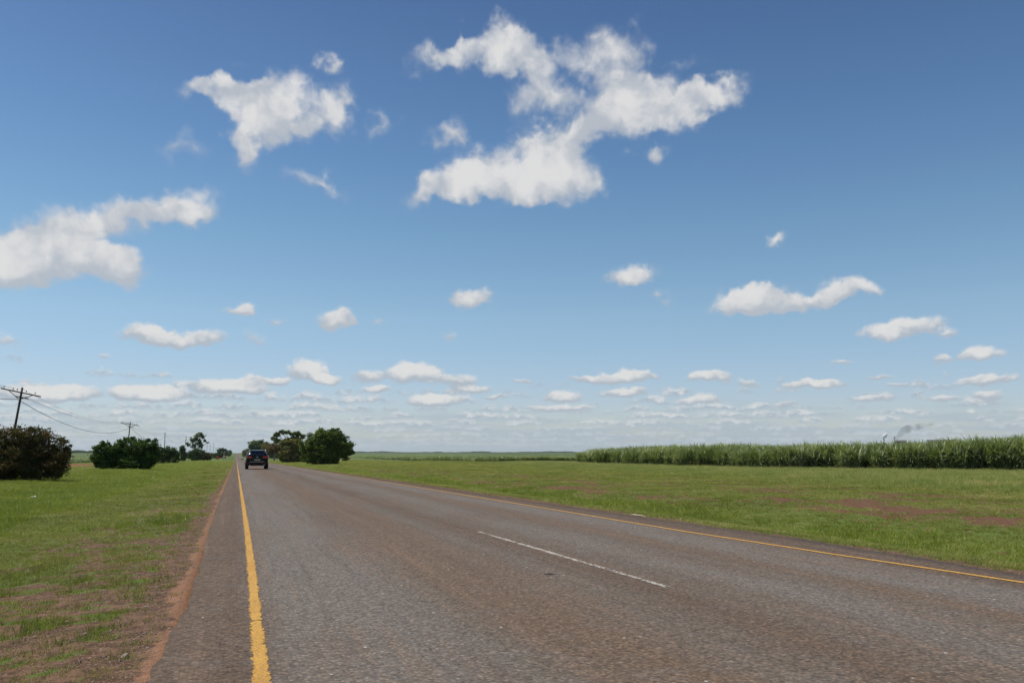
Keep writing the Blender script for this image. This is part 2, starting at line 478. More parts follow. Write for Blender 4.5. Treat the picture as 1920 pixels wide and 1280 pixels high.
near_x = spaced((-14, -4.5, .35), (-4.5, -.8, .075), (-.8, -.26, .04), (-.26, 7.1, .9), (7.15, 8.6, .06), (8.6, 16, .14), (16, 30, .35))
gx = np.unique(np.round(np.concatenate([-14 - np.geomspace(.5, 11000, 110)[::-1], near_x, 30 + np.geomspace(.6, 11000, 130), [-.36, -.305, 7.205, 7.3]]), 4))
near_y = spaced((1.5, 12, .085), (12, 26, .16), (26, 60, .4), (60, 130, 1.0))
gy = np.unique(np.round(np.concatenate([1.5 - np.geomspace(.3, 3000, 40)[::-1], near_y, 130 + np.geomspace(1.2, 11000, 150)]), 4))
X, Y = np.meshgrid(gx, gy)
xf, yf = X.ravel(), Y.ravel()
rf = np.hypot(xf, yf)
zf = terrain(xf, yf)
soilv = soil_cover(xf, yf)
zf = zf + (fbm(xf, yf, 5.0, 3, 77) - .5) * 0.03 * ss(20, 6, rf) * ((xf < -.5) | (xf > 7.6))
lush = np.clip(ss(-3.0, -5.5, xf) * ss(-15, -8, xf) + np.exp(-((xf - 10.0) / 1.8) ** 2) + (fbm(xf, yf, .12, 3, 3) - .5) * .8, 0, 1)
# crops: right of the verge beyond the tall grass, and far left
field = np.maximum(ss(40, 50, xf + 0 * yf), ss(-34, -44, xf)) * ss(125, 160, yf + 0 * xf)
field = np.maximum(field, ss(1500, 2500, rf))
zf = zf + field * ss(150, 420, rf) * (np.abs(xf - 3) > 30) * 0.85      # the crop's closed canopy seen from afar
redp = np.exp(-((xf + 32 - (yf - 160) * -.06) / 9) ** 2) * ss(125, 140, yf) * ss(215, 185, yf)
redp = np.maximum(redp, 0.0)
ny, nx = X.shape
idx = np.arange(nx * ny).reshape(ny, nx)
F = np.stack([idx[:-1, :-1], idx[:-1, 1:], idx[1:, 1:], idx[1:, :-1]], -1).reshape(-1, 4)
zones = np.stack([soilv, lush, field, redp], -1)

m_ground, t = mat_new("grass_and_soil")
geo = t.node('ShaderNodeNewGeometry')
pos = geo.outputs['Position']
at = t.node('ShaderNodeAttribute', attribute_name='zones', attribute_type='GEOMETRY')
sp = t.node('ShaderNodeSeparateColor', {0: at.outputs['Color']})
a_soil, a_lush, a_field, a_red = sp.outputs[0], sp.outputs[1], sp.outputs[2], at.outputs['Alpha']
nf = t.noise(pos, 9.0, 6, 0.65)
nm = t.noise(pos, 0.9, 5, 0.6)
nb = t.noise(pos, 0.035, 5, 0.6)
nvf = t.noise(pos, 60.0, 3, 0.6)
soilc = t.mix(t.rng(nf, 0.35, 0.68), (0.070, 0.038, 0.022), (0.175, 0.100, 0.058))
soilc = t.mix(t.rng(nvf, 0.52, 0.72), soilc, (0.30, 0.20, 0.135))
px = t.node('ShaderNodeSeparateXYZ', {0: pos}).outputs[0]
soilc = t.mix(t.math('MULTIPLY', t.rng(px, 7.6, 9.0), .65), soilc, (0.135, 0.064, 0.032))
px = t.node('ShaderNodeSeparateXYZ', {0: pos}).outputs[0]
dust = t.math('MULTIPLY', t.rng(t.math('MULTIPLY_ADD', t.math('SUBTRACT', nm, .5), .35, t.math('MULTIPLY_ADD', t.math('SUBTRACT', nf, .5), .22, px)), -.47, -.40), t.rng(px, 1.5, 1.0))
soilc = t.mix(t.math('MULTIPLY', dust, 0.8), soilc, t.mix(nf, (0.20, 0.10, 0.055), (0.36, 0.19, 0.105)))
thatch = t.mix(t.rng(nf, 0.3, 0.7), (0.062, 0.095, 0.018), (0.128, 0.162, 0.036))
thatch = t.mix(t.rng(nm, 0.35, 0.7), thatch, (0.120, 0.128, 0.040))
lushc = t.mix(nf, (0.085, 0.135, 0.020), (0.145, 0.205, 0.038))
thatch = t.mix(t.math('MULTIPLY', a_lush, 0.8), thatch, lushc)
thatch = t.mix(t.rng(nb, 0.40, 0.66, 0.0, 0.55), thatch, (0.108, 0.140, 0.034))
sm = t.rng(t.math('ADD', a_soil, t.math('MULTIPLY', t.math('SUBTRACT', nf, 0.5), 0.9)), 0.30, 0.62)
c = t.mix(sm, thatch, soilc)
c = t.mix(t.rng(t.math('ADD', a_red, t.math('MULTIPLY', t.math('SUBTRACT', nm, .5), .5)), .4, .6), c, (0.21, 0.085, 0.045))
# crop canopy: blocks of slightly different greens with drawn-out rows
nfl = t.noise(t.vec('MULTIPLY', pos, (0.004, 0.0012, 1)), 1.0, 4, 0.5)
nrow = t.noise(t.vec('MULTIPLY', pos, (0.06, 0.02, 1)), 1.0, 6, 0.7)
fc = t.ramp(t.math('MULTIPLY_ADD', nrow, 0.5, t.math('MULTIPLY', nfl, 0.6)), [(0.30, (0.045, 0.072, 0.022)), (0.5, (0.078, 0.112, 0.034)), (0.62, (0.115, 0.148, 0.05)), (0.8, (0.14, 0.165, 0.07))])
c = t.mix(a_field, c, fc)
bump = t.node('ShaderNodeBump', {'Strength': 0.7, 'Distance': 0.03, 'Height': t.math('ADD', nf, t.math('MULTIPLY', nvf, 0.35))})
b = t.node('ShaderNodeBsdfPrincipled', {'Base Color': c, 'Roughness': 0.95, 'Specular IOR Level': 0.15, 'Normal': bump.outputs[0]})
finish(t, b.outputs[0])
ground = mesh_np('ground', np.stack([xf, yf, zf], -1), F, m_ground, smooth=True, attrs={'zones': ('POINT', 'FLOAT_COLOR', zones)})
tag(ground, kind='structure')

# ------------------------------------------------------------------ road
ROAD_L = ([0, 4.8, 5.5, 6.5, 8.3, 11.6, 21, 40, 80, 12000], [-.37, -.37, -.35, -.31, -.30, -.32, -.35, -.32, -.33, -.33])
ROAD_R = ([0, 6, 7.8, 9.9, 12.3, 22.8, 54, 12000], [7.02, 7.03, 7.16, 7.22, 7.12, 6.9, 6.85, 6.9])
ry = np.concatenate([np.arange(-60, 0, 2.0), np.arange(0, 40, .12), np.arange(40, 150, .8), 150 + np.geomspace(1, 9000, 170)])
cols_ = 24


def road_z(x, y):
    return zprof(np.hypot(x, y)) + 0.0


rv, rows = [], []
for i, y in enumerate(ry):
    n1 = (fbm(np.array([y]), np.array([3.3]), 1.6, 5, 9, .75)[0] - .5) * .16
    n2 = (fbm(np.array([y]), np.array([8.3]), 1.6, 4, 19)[0] - .5) * .20
    a = np.interp(y, *ROAD_L) + n1
    b_ = np.interp(y, *ROAD_R) + n2
    xs = np.linspace(a, b_, cols_)
    zs = road_z(xs, np.full_like(xs, y)) + 0.012 * (1 - ((xs - 3.3) / 3.7) ** 2)
    rv.append(np.concatenate([[[a - .02, y, zs[0] - .09]], np.stack([xs, np.full_like(xs, y), zs], -1), [[b_ + .02, y, zs[-1] - .09]]]))
rv = np.concatenate(rv)
nn = cols_ + 2
idx = np.arange(len(ry) * nn).reshape(-1, nn)
F = np.stack([idx[:-1, :-1], idx[:-1, 1:], idx[1:, 1:], idx[1:, :-1]], -1).reshape(-1, 4)
m_road, t = mat_new("chip_seal_tarmac")
geo = t.node('ShaderNodeNewGeometry')
pos = geo.outputs['Position']
s3 = t.node('ShaderNodeSeparateXYZ', {0: pos})
px, py = s3.outputs[0], s3.outputs[1]
wob = t.noise(t.vec('MULTIPLY', pos, (0.5, 0.10, 1)), 1.0, 4, 0.6)
lx = t.math('ADD', px, t.math('MULTIPLY', t.math('SUBTRACT', wob, .5), 0.9))
# tracks polished grey by the wheels, brown dust lying between them
GREY, MID, BRN, DBR = (0.192, 0.170, 0.144), (0.165, 0.138, 0.109), (0.168, 0.116, 0.075), (0.130, 0.089, 0.058)
stops = [(-.5, DBR), (0.05, DBR), (0.35, GREY), (1.05, GREY), (1.45, MID), (1.8, BRN), (2.3, BRN), (2.75, MID), (3.3, DBR), (3.75, MID), (4.25, GREY), (4.7, MID), (5.1, BRN), (5.5, GREY), (6.1, GREY), (6.5, DBR)]
band = t.ramp(t.math('DIVIDE', t.math('ADD', lx, 1.0), 8.5), [((p + 1) / 8.5, c_) for p, c_ in stops])
blot = t.noise(t.vec('MULTIPLY', pos, (0.9, 0.22, 1)), 1.0, 6, 0.65)
blot2 = t.noise(pos, 3.2, 5, 0.6)
band = t.mix(t.rng(blot, 0.42, 0.66, 0, .5), band, (0.172, 0.118, 0.078))
streak = t.noise(t.vec('MULTIPLY', pos, (7.0, 0.16, 1)), 1.0, 4, 0.6)
band = t.mix(t.rng(streak, 0.52, 0.70, 0, .5), band, (0.25, 0.165, 0.11))
band = t.mix(t.rng(streak, 0.48, 0.30, 0, .38), band, (0.10, 0.078, 0.060))
band = t.mix(t.rng(blot2, 0.5, 0.75, 0, .4), band, (0.178, 0.168, 0.155))
vor = t.node('ShaderNodeTexVoronoi', {'Vector': pos, 'Scale': 42.0, 'Randomness': 1.0})
chipv = t.node('ShaderNodeSeparateColor', {0: vor.outputs['Color']}).outputs[0]
chip = t.ramp(chipv, [(0.0, (0.30, 0.27, 0.25)), (0.35, (0.68, 0.65, 0.62)), (0.7, (1.1, 1.08, 1.06)), (0.95, (1.3, 1.28, 1.25)), (1.0, (1.75, 1.7, 1.65))])
gaps = t.rng(vor.outputs['Distance'], 0.28, 0.62)
cc = t.mix(0.9, band, chip, 'MULTIPLY')
cc = t.mix(t.math('MULTIPLY', gaps, 0.75), cc, t.mix(0.5, band, (0.045, 0.034, 0.026)))
clus = t.noise(pos, 22.0, 4, 0.7)
mott = t.noise(pos, 34.0, 3, 0.7)
cc = t.mix(t.rng(mott, 0.50, 0.36, 0, .55), cc, t.mix(0.6, band, (0.03, 0.024, 0.018)))
cc = t.mix(t.rng(mott, 0.56, 0.70, 0, .5), cc, t.mix(0.5, band, (0.36, 0.32, 0.28)))
cc = t.mix(t.rng(clus, 0.50, 0.68, 0, 0.6), cc, t.mix(0.45, band, (0.26, 0.155, 0.095)))
vor2 = t.node('ShaderNodeTexVoronoi', {'Vector': pos, 'Scale': 11.0})
v2 = t.node('ShaderNodeSeparateColor', {0: vor2.outputs['Color']}).outputs[1]
speck = t.math('MULTIPLY', t.rng(v2, .955, .97), t.rng(vor2.outputs['Distance'], .14, .08))
cc = t.mix(speck, cc, (0.5, 0.47, 0.43))
bump = t.node('ShaderNodeBump', {'Strength': 0.9, 'Distance': 0.006, 'Height': t.math('ADD', t.math('MULTIPLY', vor.outputs['Distance'], -1.0), t.math('MULTIPLY', clus, 0.9))})
b = t.node('ShaderNodeBsdfPrincipled', {'Base Color': cc, 'Roughness': 0.85, 'Specular IOR Level': 0.2, 'Normal': bump.outputs[0]})
finish(t, b.outputs[0])
road = mesh_np('road', rv, F, m_road, smooth=True)
tag(road, kind='structure')


def paint_mat(name, ca, cb, thr):
    m, t = mat_new(name)
    geo = t.node('ShaderNodeNewGeometry')
    pos = geo.outputs['Position']
    n = t.noise(pos, 55.0, 4, 0.7)
    nb = t.noise(pos, 1.3, 4, 0.6)
    vor = t.node('ShaderNodeTexVoronoi', {'Vector': pos, 'Scale': 42.0})
    cr = t.node('ShaderNodeSeparateColor', {0: vor.outputs['Color']}).outputs[1]
    at = t.node('ShaderNodeAttribute', attribute_name='edge', attribute_type='GEOMETRY')
    h = t.math('ADD', t.math('MULTIPLY', n, 0.7), t.math('MULTIPLY', cr, 0.30))
    nmd = t.noise(t.vec('MULTIPLY', pos, (12.0, 5.0, 1)), 1.0, 4, 0.65)
    h = t.math('ADD', h, t.math('MULTIPLY', t.math('SUBTRACT', nmd, .38), .62))
    h = t.math('ADD', h, t.math('MULTIPLY', at.outputs['Fac'], 0.42))
    h = t.math('ADD', h, t.math('MULTIPLY', t.math('SUBTRACT', nb, .5), 0.8))
    al = t.rng(h, thr + 0.06, thr - 0.06)
    c = t.mix(t.rng(nb, 0.35, 0.65), ca, cb)
    c = t.mix(t.rng(n, 0.38, 0.62, 0.6, 0.0), c, (0.17, 0.11, 0.06))
    bump = t.node('ShaderNodeBump', {'Strength': 0.8, 'Distance': 0.005, 'Height': t.math('MULTIPLY', vor.outputs['Distance'], -1.0)})
    b = t.node('ShaderNodeBsdfPrincipled', {'Base Color': c, 'Roughness': 0.7, 'Specular IOR Level': 0.3, 'Normal': bump.outputs[0]})
    tr = t.node('ShaderNodeBsdfTransparent')
    mx = t.node('ShaderNodeMixShader', {0: al, 1: tr.outputs[0], 2: b.outputs[0]})
    finish(t, mx.outputs[0])
    return m


m_yellow = paint_mat("worn_yellow_paint", (0.52, 0.265, 0.034), (0.66, 0.36, 0.052), 0.86)
m_white = paint_mat("worn_white_paint", (0.48, 0.45, 0.39), (0.60, 0.56, 0.49), 0.62)


m_faint = paint_mat("faint_white_paint", (0.34, 0.31, 0.27), (0.44, 0.40, 0.35), 0.44)


def marking(name, xc, y0, y1, width, mat, lift=.004, step=None):
    ys = np.concatenate([np.arange(-30, 0, 2.0), np.arange(0, 40, .12), np.arange(40, 150, .8), 150 + np.geomspace(1, 2400, 120)])
    ys = np.concatenate([[y0], ys[(ys > y0) & (ys < y1)], [y1]])
    v, e = [], []
    for y in ys:
        c0 = xc(y)
        xs = c0 + np.array([-.5, -.25, .25, .5]) * width
        zs = road_z(xs, np.full(4, y)) + 0.012 * (1 - ((xs - 3.3) / 3.7) ** 2) + lift
        v.append(np.stack([xs, np.full(4, y), zs], -1))
        e += [1, 0, 0, 1]
    v = np.concatenate(v)
    idx = np.arange(len(ys) * 4).reshape(-1, 4)
    F = np.stack([idx[:-1, :-1], idx[:-1, 1:], idx[1:, 1:], idx[1:, :-1]], -1).reshape(-1, 4)
    o = mesh_np(name, v, F, mat, attrs={'edge': ('POINT', 'FLOAT', np.array(e, dtype=np.float32))})
    return tag(o, kind='structure')


marking('road_edge_line', lambda y: np.interp(y, [0, 4.4, 5.3, 7.5, 13, 30, 12000], [.165, .165, .17, .185,   .2, .2, .2]), -20, 2500, .096, m_yellow)
marking('road_edge_line', lambda y: np.interp(y, [0, 5.7, 8, 10.9, 17.7, 12000], [6.62, 6.60, 6.42, 6.30, 6.30, 6.28]), -20, 2500, .098, m_yellow)
for k in range(-1, 60):
    y0 = 6.35 + 15.1 * k
    marking('road_centre_line', lambda y: np.interp(y, [0, 6.28, 11.5, 12000], [3.5, 3.47, 3.38, 3.39]), y0, y0 + 5.4, .10, m_white if k < 1 else m_faint)


# ================================================================== grass
def blade_mesh(name, n, rad, h0, h1, width, lean, segs, mat, seed, droop=0.35, seedheads=0):
    rg = np.random.default_rng(seed)
    V, Q, T = [], [], []
    for i in range(n):
        a, rr = rg.uniform(0, 2 * np.pi), rad * np.sqrt(rg.uniform())
        p = np.array([rr * np.cos(a), rr * np.sin(a), -0.01])
        d = a + rg.normal(0, .8)
        h = rg.uniform(h0, h1)
        ln = lean * rg.uniform(.3, 1.3)
        out = np.array([np.cos(d), np.sin(d), 0])
        sd = rg.uniform(0, np.pi)
        side = np.array([np.cos(sd), np.sin(sd), 0]) * width * rg.uniform(.6, 1.2) * .5
        b0 = len(V)
        for k in range(segs):
            u = k / segs
            c = p + out * ln * h * u ** 1.7 + np.array([0, 0, h * (u - droop * u * u * ln)])
            ww = side * (1 - u ** 1.6 * .75)
            V += [c - ww, c + ww]
            if k:
                Q.append([b0 + 2 * k - 2, b0 + 2 * k - 1, b0 + 2 * k + 1, b0 + 2 * k])
        c = p + out * ln * h + np.array([0, 0, h * (1 - droop * ln)])
        V.append(c)
        T.append([b0 + 2 * segs - 2, b0 + 2 * segs - 1, b0 + 2 * segs])
        if i < seedheads:
            b1 = len(V)
            for k in range(4):
                a2 = k * np.pi / 2
                V.append(c + np.array([np.cos(a2) * .006, np.sin(a2) * .006, 0]))
            V.append(c + np.array([0, 0, .03]) + out * .01)
            T += [[b1, b1 + 1, b1 + 4], [b1 + 1, b1 + 2, b1 + 4], [b1 + 2, b1 + 3, b1 + 4], [b1 + 3, b1, b1 + 4]]
    return mesh_np(name, np.array(V), [np.array(Q).reshape(-1, 4), np.array(T)], mat, link=False)


def leaf_mat(name, cols_, trans=0.30, rough=0.55, pscale=0.35, spec=0.25):
    """cols_: ramp stops over a value that varies per clump, per plant and over the ground"""
    m, t = mat_new(name)
    geo = t.node('ShaderNodeNewGeometry')
    oi = t.node('ShaderNodeObjectInfo')
    n = t.noise(geo.outputs['Position'], pscale, 4, 0.6)
    v = t.math('ADD', t.math('MULTIPLY', oi.outputs['Random'], 0.45), t.math('MULTIPLY', geo.outputs['Random Per Island'], 0.35))
    v = t.math('ADD', v, t.math('MULTIPLY', t.math('SUBTRACT', n, 0.5), 1.5))
    v = t.math('ADD', v, 0.10)
    c = t.ramp(v, cols_)
    b = t.node('ShaderNodeBsdfPrincipled', {'Base Color': c, 'Roughness': rough, 'Specular IOR Level': spec})
    tl = t.node('ShaderNodeBsdfTranslucent', {'Color': t.mix(1.0, c, (1.25, 1.35, 0.6), 'MULTIPLY')})
    mx = t.node('ShaderNodeMixShader', {0: trans, 1: b.outputs[0], 2: tl.outputs[0]})
    finish(t, mx.outputs[0])
    return m


m_short = leaf_mat("short_grass", [(0.0, (0.123, 0.140, 0.028)), (0.35, (0.198, 0.213, 0.042)), (0.65, (0.273, 0.277, 0.061)), (0.88, (0.385, 0.334, 0.120)), (1.0, (0.473, 0.375, 0.175))])
m_lushg = leaf_mat("lush_grass", [(0.0, (0.148, 0.181, 0.029)), (0.5, (0.232, 0.269, 0.046)), (1.0, (0.326, 0.347, 0.078))])
m_dry = leaf_mat("dry_grass", [(0.0, (0.12, 0.095, 0.045)), (0.5, (0.24, 0.175, 0.095)), (1.0, (0.42, 0.33, 0.20))], .2)
m_tall = leaf_mat("tall_grass", [(0.0, (0.173, 0.242, 0.064)), (0.45, (0.289, 0.329, 0.088)), (0.75, (0.440, 0.406, 0.149)), (1.0, (0.625, 0.483, 0.222))], .35, pscale=.25)
m_canel = leaf_mat("cane_leaf", [(0.0, (0.099, 0.132, 0.054)), (0.4, (0.176, 0.224, 0.087)), (0.72, (0.308, 0.347, 0.175)), (1.0, (0.550, 0.550, 0.371))], .32, rough=.40, pscale=.16, spec=.45)


def collection_of(name, objs):
    c = bpy.data.collections.new(name)
    for o in objs:
        c.objects.link(o)
    return c


def scatter(name, protos, pts, rot, scl, pick):
    """one object of countless plants: each point carries a copy of one of the small meshes"""
    c = collection_of(name + "_kinds", protos)

    me = bpy.data.meshes.new(name)
    me.vertices.add(len(pts))
    me.vertices.foreach_set('co', np.asarray(pts, dtype=np.float32).ravel())
    for k, typ, arr, f in (('rot', 'FLOAT_VECTOR', rot, 'vector'), ('scl', 'FLOAT_VECTOR', scl, 'vector')):
        a = me.attributes.new(k, typ, 'POINT')
        a.data.foreach_set(f, np.asarray(arr, dtype=np.float32).ravel())
    a = me.attributes.new('pick', 'INT', 'POINT')
    a.data.foreach_set('value', np.asarray(pick, dtype=np.int32))
    o = bpy.data.objects.new(name, me)
    col.objects.link(o)
    ng = bpy.data.node_groups.new(name, 'GeometryNodeTree')
    ng.interface.new_socket('Geometry', in_out='INPUT', socket_type='NodeSocketGeometry')
    ng.interface.new_socket('Geometry', in_out='OUTPUT', socket_type='NodeSocketGeometry')
    gi, go = ng.nodes.new('NodeGroupInput'), ng.nodes.new('NodeGroupOutput')
    ci = ng.nodes.new('GeometryNodeCollectionInfo')
    ci.inputs['Collection'].default_value = c
    ci.inputs['Separate Children'].default_value = True
    ci.inputs['Reset Children'].default_value = True
    ip = ng.nodes.new('GeometryNodeInstanceOnPoints')
    ip.inputs['Pick Instance'].default_value = True

    def named(n, typ):
        q = ng.nodes.new('GeometryNodeInputNamedAttribute')
        q.data_type = typ
        q.inputs['Name'].default_value = n
        return q.outputs['Attribute']
    ng.links.new(gi.outputs[0], ip.inputs['Points'])
    ng.links.new(ci.outputs[0], ip.inputs['Instance'])
    ng.links.new(named('pick', 'INT'), ip.inputs['Instance Index'])
    ng.links.new(named('rot', 'FLOAT_VECTOR'), ip.inputs['Rotation'])
    ng.links.new(named('scl', 'FLOAT_VECTOR'), ip.inputs['Scale'])
    ng.links.new(ip.outputs[0], go.inputs[0])
    md = o.modifiers.new('plants', 'NODES')
    md.node_group = ng
    return o


rg = np.random.default_rng(7)


def wedge(n, r0, r1, power, az0=-24, az1=58):
    """points thinning out with distance"""
    u = rg.uniform(size=n)
    k = 2 - power
    r = (r0 ** k + u * (r1 ** k - r0 ** k)) ** (1 / k)
    a = np.radians(rg.uniform(az0, az1, n))
    return r * np.sin(a), r * np.cos(a), r


def off_road(x, y):
    return (x < np.interp(y, *ROAD_L) - .10) | (x > np.interp(y, *ROAD_R) + .02)


def cane_front(y):
    return np.interp(y, [20, 36, 50.5, 63.8, 85, 106], [70, 64.5, 56.5, 46.6, 44.0, 45.0])


# short grass of the verges: clumps named grass_a.. sorted: 0-4 green, 5-6 lush, 7-8 dry
protos = [blade_mesh('grass_a%d' % i, 26, .055, .018, .055, .0042, .9, 2, m_short, i) for i in range(5)]
protos += [blade_mesh('grass_b%d' % i, 30, .07, .05, .13, .0048, .55, 3, m_lushg, 20 + i) for i in range(2)]
protos += [blade_mesh('grass_c%d' % i, 18, .07, .02, .07, .0035, 1.3, 2, m_dry, 30 + i, droop=.75) for i in range(2)]
x, y, r = wedge(520000, 3.2, 300, 1.35)
s_ = soil_cover(x, y)
keep = off_road(x, y) & (rg.uniform(size=len(x)) > s_ * np.where(x < 3, .80, .92)) & (x < cane_front(y) + 1) & (x > -60) & ~((x < -24) & (x > -42) & (y > 138) & (y < 200))
x, y, r = x[keep], y[keep], r[keep]
s2_ = s_[keep]
lu = np.clip(ss(-3.2, -5.5, x) * ss(-16, -9, x) + np.exp(-((x - 10.4) / 1.0) ** 2) * .4, 0, 1) + (fbm(x, y, .5, 3, 61) - .66)
u = rg.uniform(size=len(x))
pick = np.where(u < lu, rg.integers(5, 7, len(x)), np.where(rg.uniform(size=len(x)) < .05 * np.clip(1.2 - r / 40, .0, 1) + .35 * (s2_ > .22) * (r < 30), rg.integers(7, 9, len(x)), rg.integers(0, 5, len(x))))
size = np.clip((r / 7.0), .9, None) ** .62 * rg.uniform(.65, 1.35, len(x))
hz = np.where(r < 12, 1.25, 1.0) * size ** .30 * rg.uniform(.7, 1.3, len(x)) * (1 + .4 * (fbm(x, y, 1.2, 2, 71) - .5))
pts = np.stack([x, y, terrain(x, y) - .004], -1)
rot = np.stack([rg.normal(0, .08, len(x)), rg.normal(0, .08, len(x)), rg.uniform(0, 6.28, len(x))], -1)
grass = scatter('grass', protos, pts, rot, np.stack([size, size, hz], -1), pick)
tag(grass, 'short green verge grass with bare patches on both sides of the road', 'grass', kind='stuff')

# taller grass between the mown verge and the cane, yellowish
protos = [blade_mesh('tall_grass_a%d' % i, 40, .20, .16, .42, .014, .45, 3, m_tall, 50 + i, seedheads=8) for i in range(5)]
n = 52000
y = 14 + rg.uniform(size=n) ** 1.5 * 200
x0 = np.interp(y, [14, 20, 31, 70, 147, 240], [21.5, 21.5, 22.5, 29.0, 42, 46]) + (fbm(y, y * 0, .15, 3, 8) - .5) * 4
x1 = np.where(y < 107, cane_front(y) + .5, 55)
x = x0 + rg.uniform(size=n) * (x1 - x0)
keep = (x > x0) & (fbm(x, y, .12, 3, 81) + rg.uniform(size=n) * .5 > .55)
x, y = x[keep], y[keep]
size = rg.uniform(.6, 1.15, len(x)) * np.clip(.35 + (x - np.interp(y, [14, 31, 70, 147], [21, 22, 28, 41])) * .1, .4, 1) * np.clip(np.hypot(x, y) / 70, .9, 1.6)
tall = scatter('tall_grass', protos, np.stack([x, y, terrain(x, y) - .01], -1), np.stack([x * 0, x * 0, rg.uniform(0, 6.28, len(x))], -1), np.stack([size, size, size * rg.uniform(.6, .95, len(x))], -1), rg.integers(0, 5, len(x)))
tag(tall, 'taller yellowish uncut grass in front of the sugar cane', 'grass', kind='stuff')


# ================================================================== sugar cane
def cane_mesh(name, seed, stalks=5, lean=1.0):
    rg = np.random.default_rng(seed)
    V, Q = [], []
    SEG = 6
    for s in range(stalks):
        a, rr = rg.uniform(0, 2 * np.pi), .32 * np.sqrt(rg.uniform())
        base = np.array([rr * np.cos(a), rr * np.sin(a), 0])
        tilt = np.array([np.cos(a), np.sin(a), 0]) * rg.uniform(0, .22) * lean
        hs = rg.uniform(1.05, 1.5)
        # the stalk, a three-sided thin prism
        b0 = len(V)
        for z in (0, hs):
            for k in range(3):
                V.append(base + tilt * z + np.array([np.cos(k * 2.1) * .014, np.sin(k * 2.1) * .014, z]))
        for k in range(3):
            Q.append([b0 + k, b0 + (k + 1) % 3, b0 + 3 + (k + 1) % 3, b0 + 3 + k])
        for l in range(12):
            z0 = hs * (.12 + .88 * (l / 11) ** .8)
            p = base + tilt * z0 + np.array([0, 0, z0])
            d = rg.uniform(0, 2 * np.pi)
            out = np.array([np.cos(d), np.sin(d), 0])
            L = rg.uniform(.75, 1.35) * (1 if l > 3 else .8)
            up = rg.uniform(.50, 1.30) if l < 8 else rg.uniform(.95, 1.45)
            side = np.array([-np.sin(d), np.cos(d), 0]) * rg.uniform(.026, .062)
            bend = rg.uniform(1.0, 2.6) * (1 if l < 8 else .55)
            b0 = len(V)
            ang = up
            q = p.copy()
            for k in range(SEG + 1):
                u = k / SEG
                ww = side * (1 - u ** 2.2) * (.6 + .4 * min(1, u * 5))
                V += [q - ww, q + ww + np.array([0, 0, .006])]
                if k:
                    Q.append([b0 + 2 * k - 2, b0 + 2 * k - 1, b0 + 2 * k + 1, b0 + 2 * k])
                q = q + (out * np.cos(ang) + np.array([0, 0, np.sin(ang)])) * (L / SEG)
                ang -= bend / SEG * (0.35 + 1.3 * u)
    return mesh_np(name, np.array(V), np.array(Q), m_canel, link=False)


kinds = [cane_mesh('cane_a%d' % i, 100 + i) for i in range(9)]
n = 15000
y = rg.uniform(38, 106, n)
fr = cane_front(y) + (fbm(y, y * 0, .5, 3, 4) - .5) * 1.6
dpt = rg.uniform(size=n) ** 1.9 * 60
x = fr + dpt
az_ = np.degrees(np.arctan2(x, y))
keep = (az_ < 60) & ((dpt > 2.2) | (fbm(x, y, .9, 2, 33) > .47))
x, y, dpt = x[keep], y[keep], dpt[keep]
h = np.interp(y, [38, 50, 64, 85, 106], [1.22, 1.12, .96, .93, .92]) * (1 + (fbm(x, y, .16, 3, 14) - .5) * .35) * rg.uniform(.85, 1.12, len(x)) * np.clip(.86 + dpt * .1, 0, 1)
sz = h * rg.uniform(.9, 1.1, len(x))
cane = scatter('sugar_cane', kinds, np.stack([x, y, terrain(x, y) - .02], -1), np.stack([rg.normal(0, .07, len(x)), rg.normal(0, .07, len(x)), rg.uniform(0, 6.28, len(x))], -1), np.stack([sz, sz, h * 1.06], -1), rg.integers(0, 9, len(x)))
tag(cane, 'tall dense sugar cane standing right of the road', 'sugar cane', kind='stuff')

# young, low cane farther off
kinds2 = [cane_mesh('young_cane_a%d' % i, 200 + i, stalks=4) for i in range(6)]
n = 42000
y = 146 + rg.uniform(size=n) ** 2.2 * 420
x = np.interp(y, [146, 233, 350, 700], [46, 46, 48, 60]) + rg.uniform(size=n) ** 1.3 * (y * 1.15)
fr = y - 146 + (fbm(x, y, .1, 3, 2) - .5) * 6 > 0
left = rg.uniform(size=n) < .16
y = np.where(left, 210 + rg.uniform(size=n) ** 1.6 * 260, y)
x = np.where(left, -36 - rg.uniform(size=n) * (y * .42), x)
keep = fr | left
x, y = x[keep], y[keep]
sz = (.52 + (fbm(x, y, .05, 3, 24) - .5) * .3) * rg.uniform(.8, 1.2, len(x)) * np.clip(np.hypot(x, y) / 260, 1, 1.7)
young = scatter('young_cane', kinds2, np.stack([x, y, terrain(x, y) - .02], -1), np.stack([x * 0, x * 0, rg.uniform(0, 6.28, len(x))], -1), np.stack([sz * 1.3, sz * 1.3, sz * np.clip(260 / np.hypot(x, y), .7, 1)], -1), rg.integers(0, 6, len(x)))
tag(young, 'low young sugar cane spreading over the flat fields to the horizon', 'sugar cane', kind='stuff')


# ================================================================== trees and bushes
def foliage_mat(name, cols_, trans=.25):
    m, t = mat_new(name)
    geo = t.node('ShaderNodeNewGeometry')
    at = t.node('ShaderNodeAttribute', attribute_name='clump', attribute_type='GEOMETRY')
    v = t.math('ADD', t.math('MULTIPLY', at.outputs['Fac'], 0.55), t.math('MULTIPLY', geo.outputs['Random Per Island'], 0.45))
    c = t.ramp(v, cols_)
    b = t.node('ShaderNodeBsdfPrincipled', {'Base Color': c, 'Roughness': 0.6, 'Specular IOR Level': 0.2})
    tl = t.node('ShaderNodeBsdfTranslucent', {'Color': t.mix(1.0, c, (1.2, 1.3, 0.5), 'MULTIPLY')})
    mx = t.node('ShaderNodeMixShader', {0: trans, 1: b.outputs[0], 2: tl.outputs[0]})
    finish(t, mx.outputs[0])
    return m


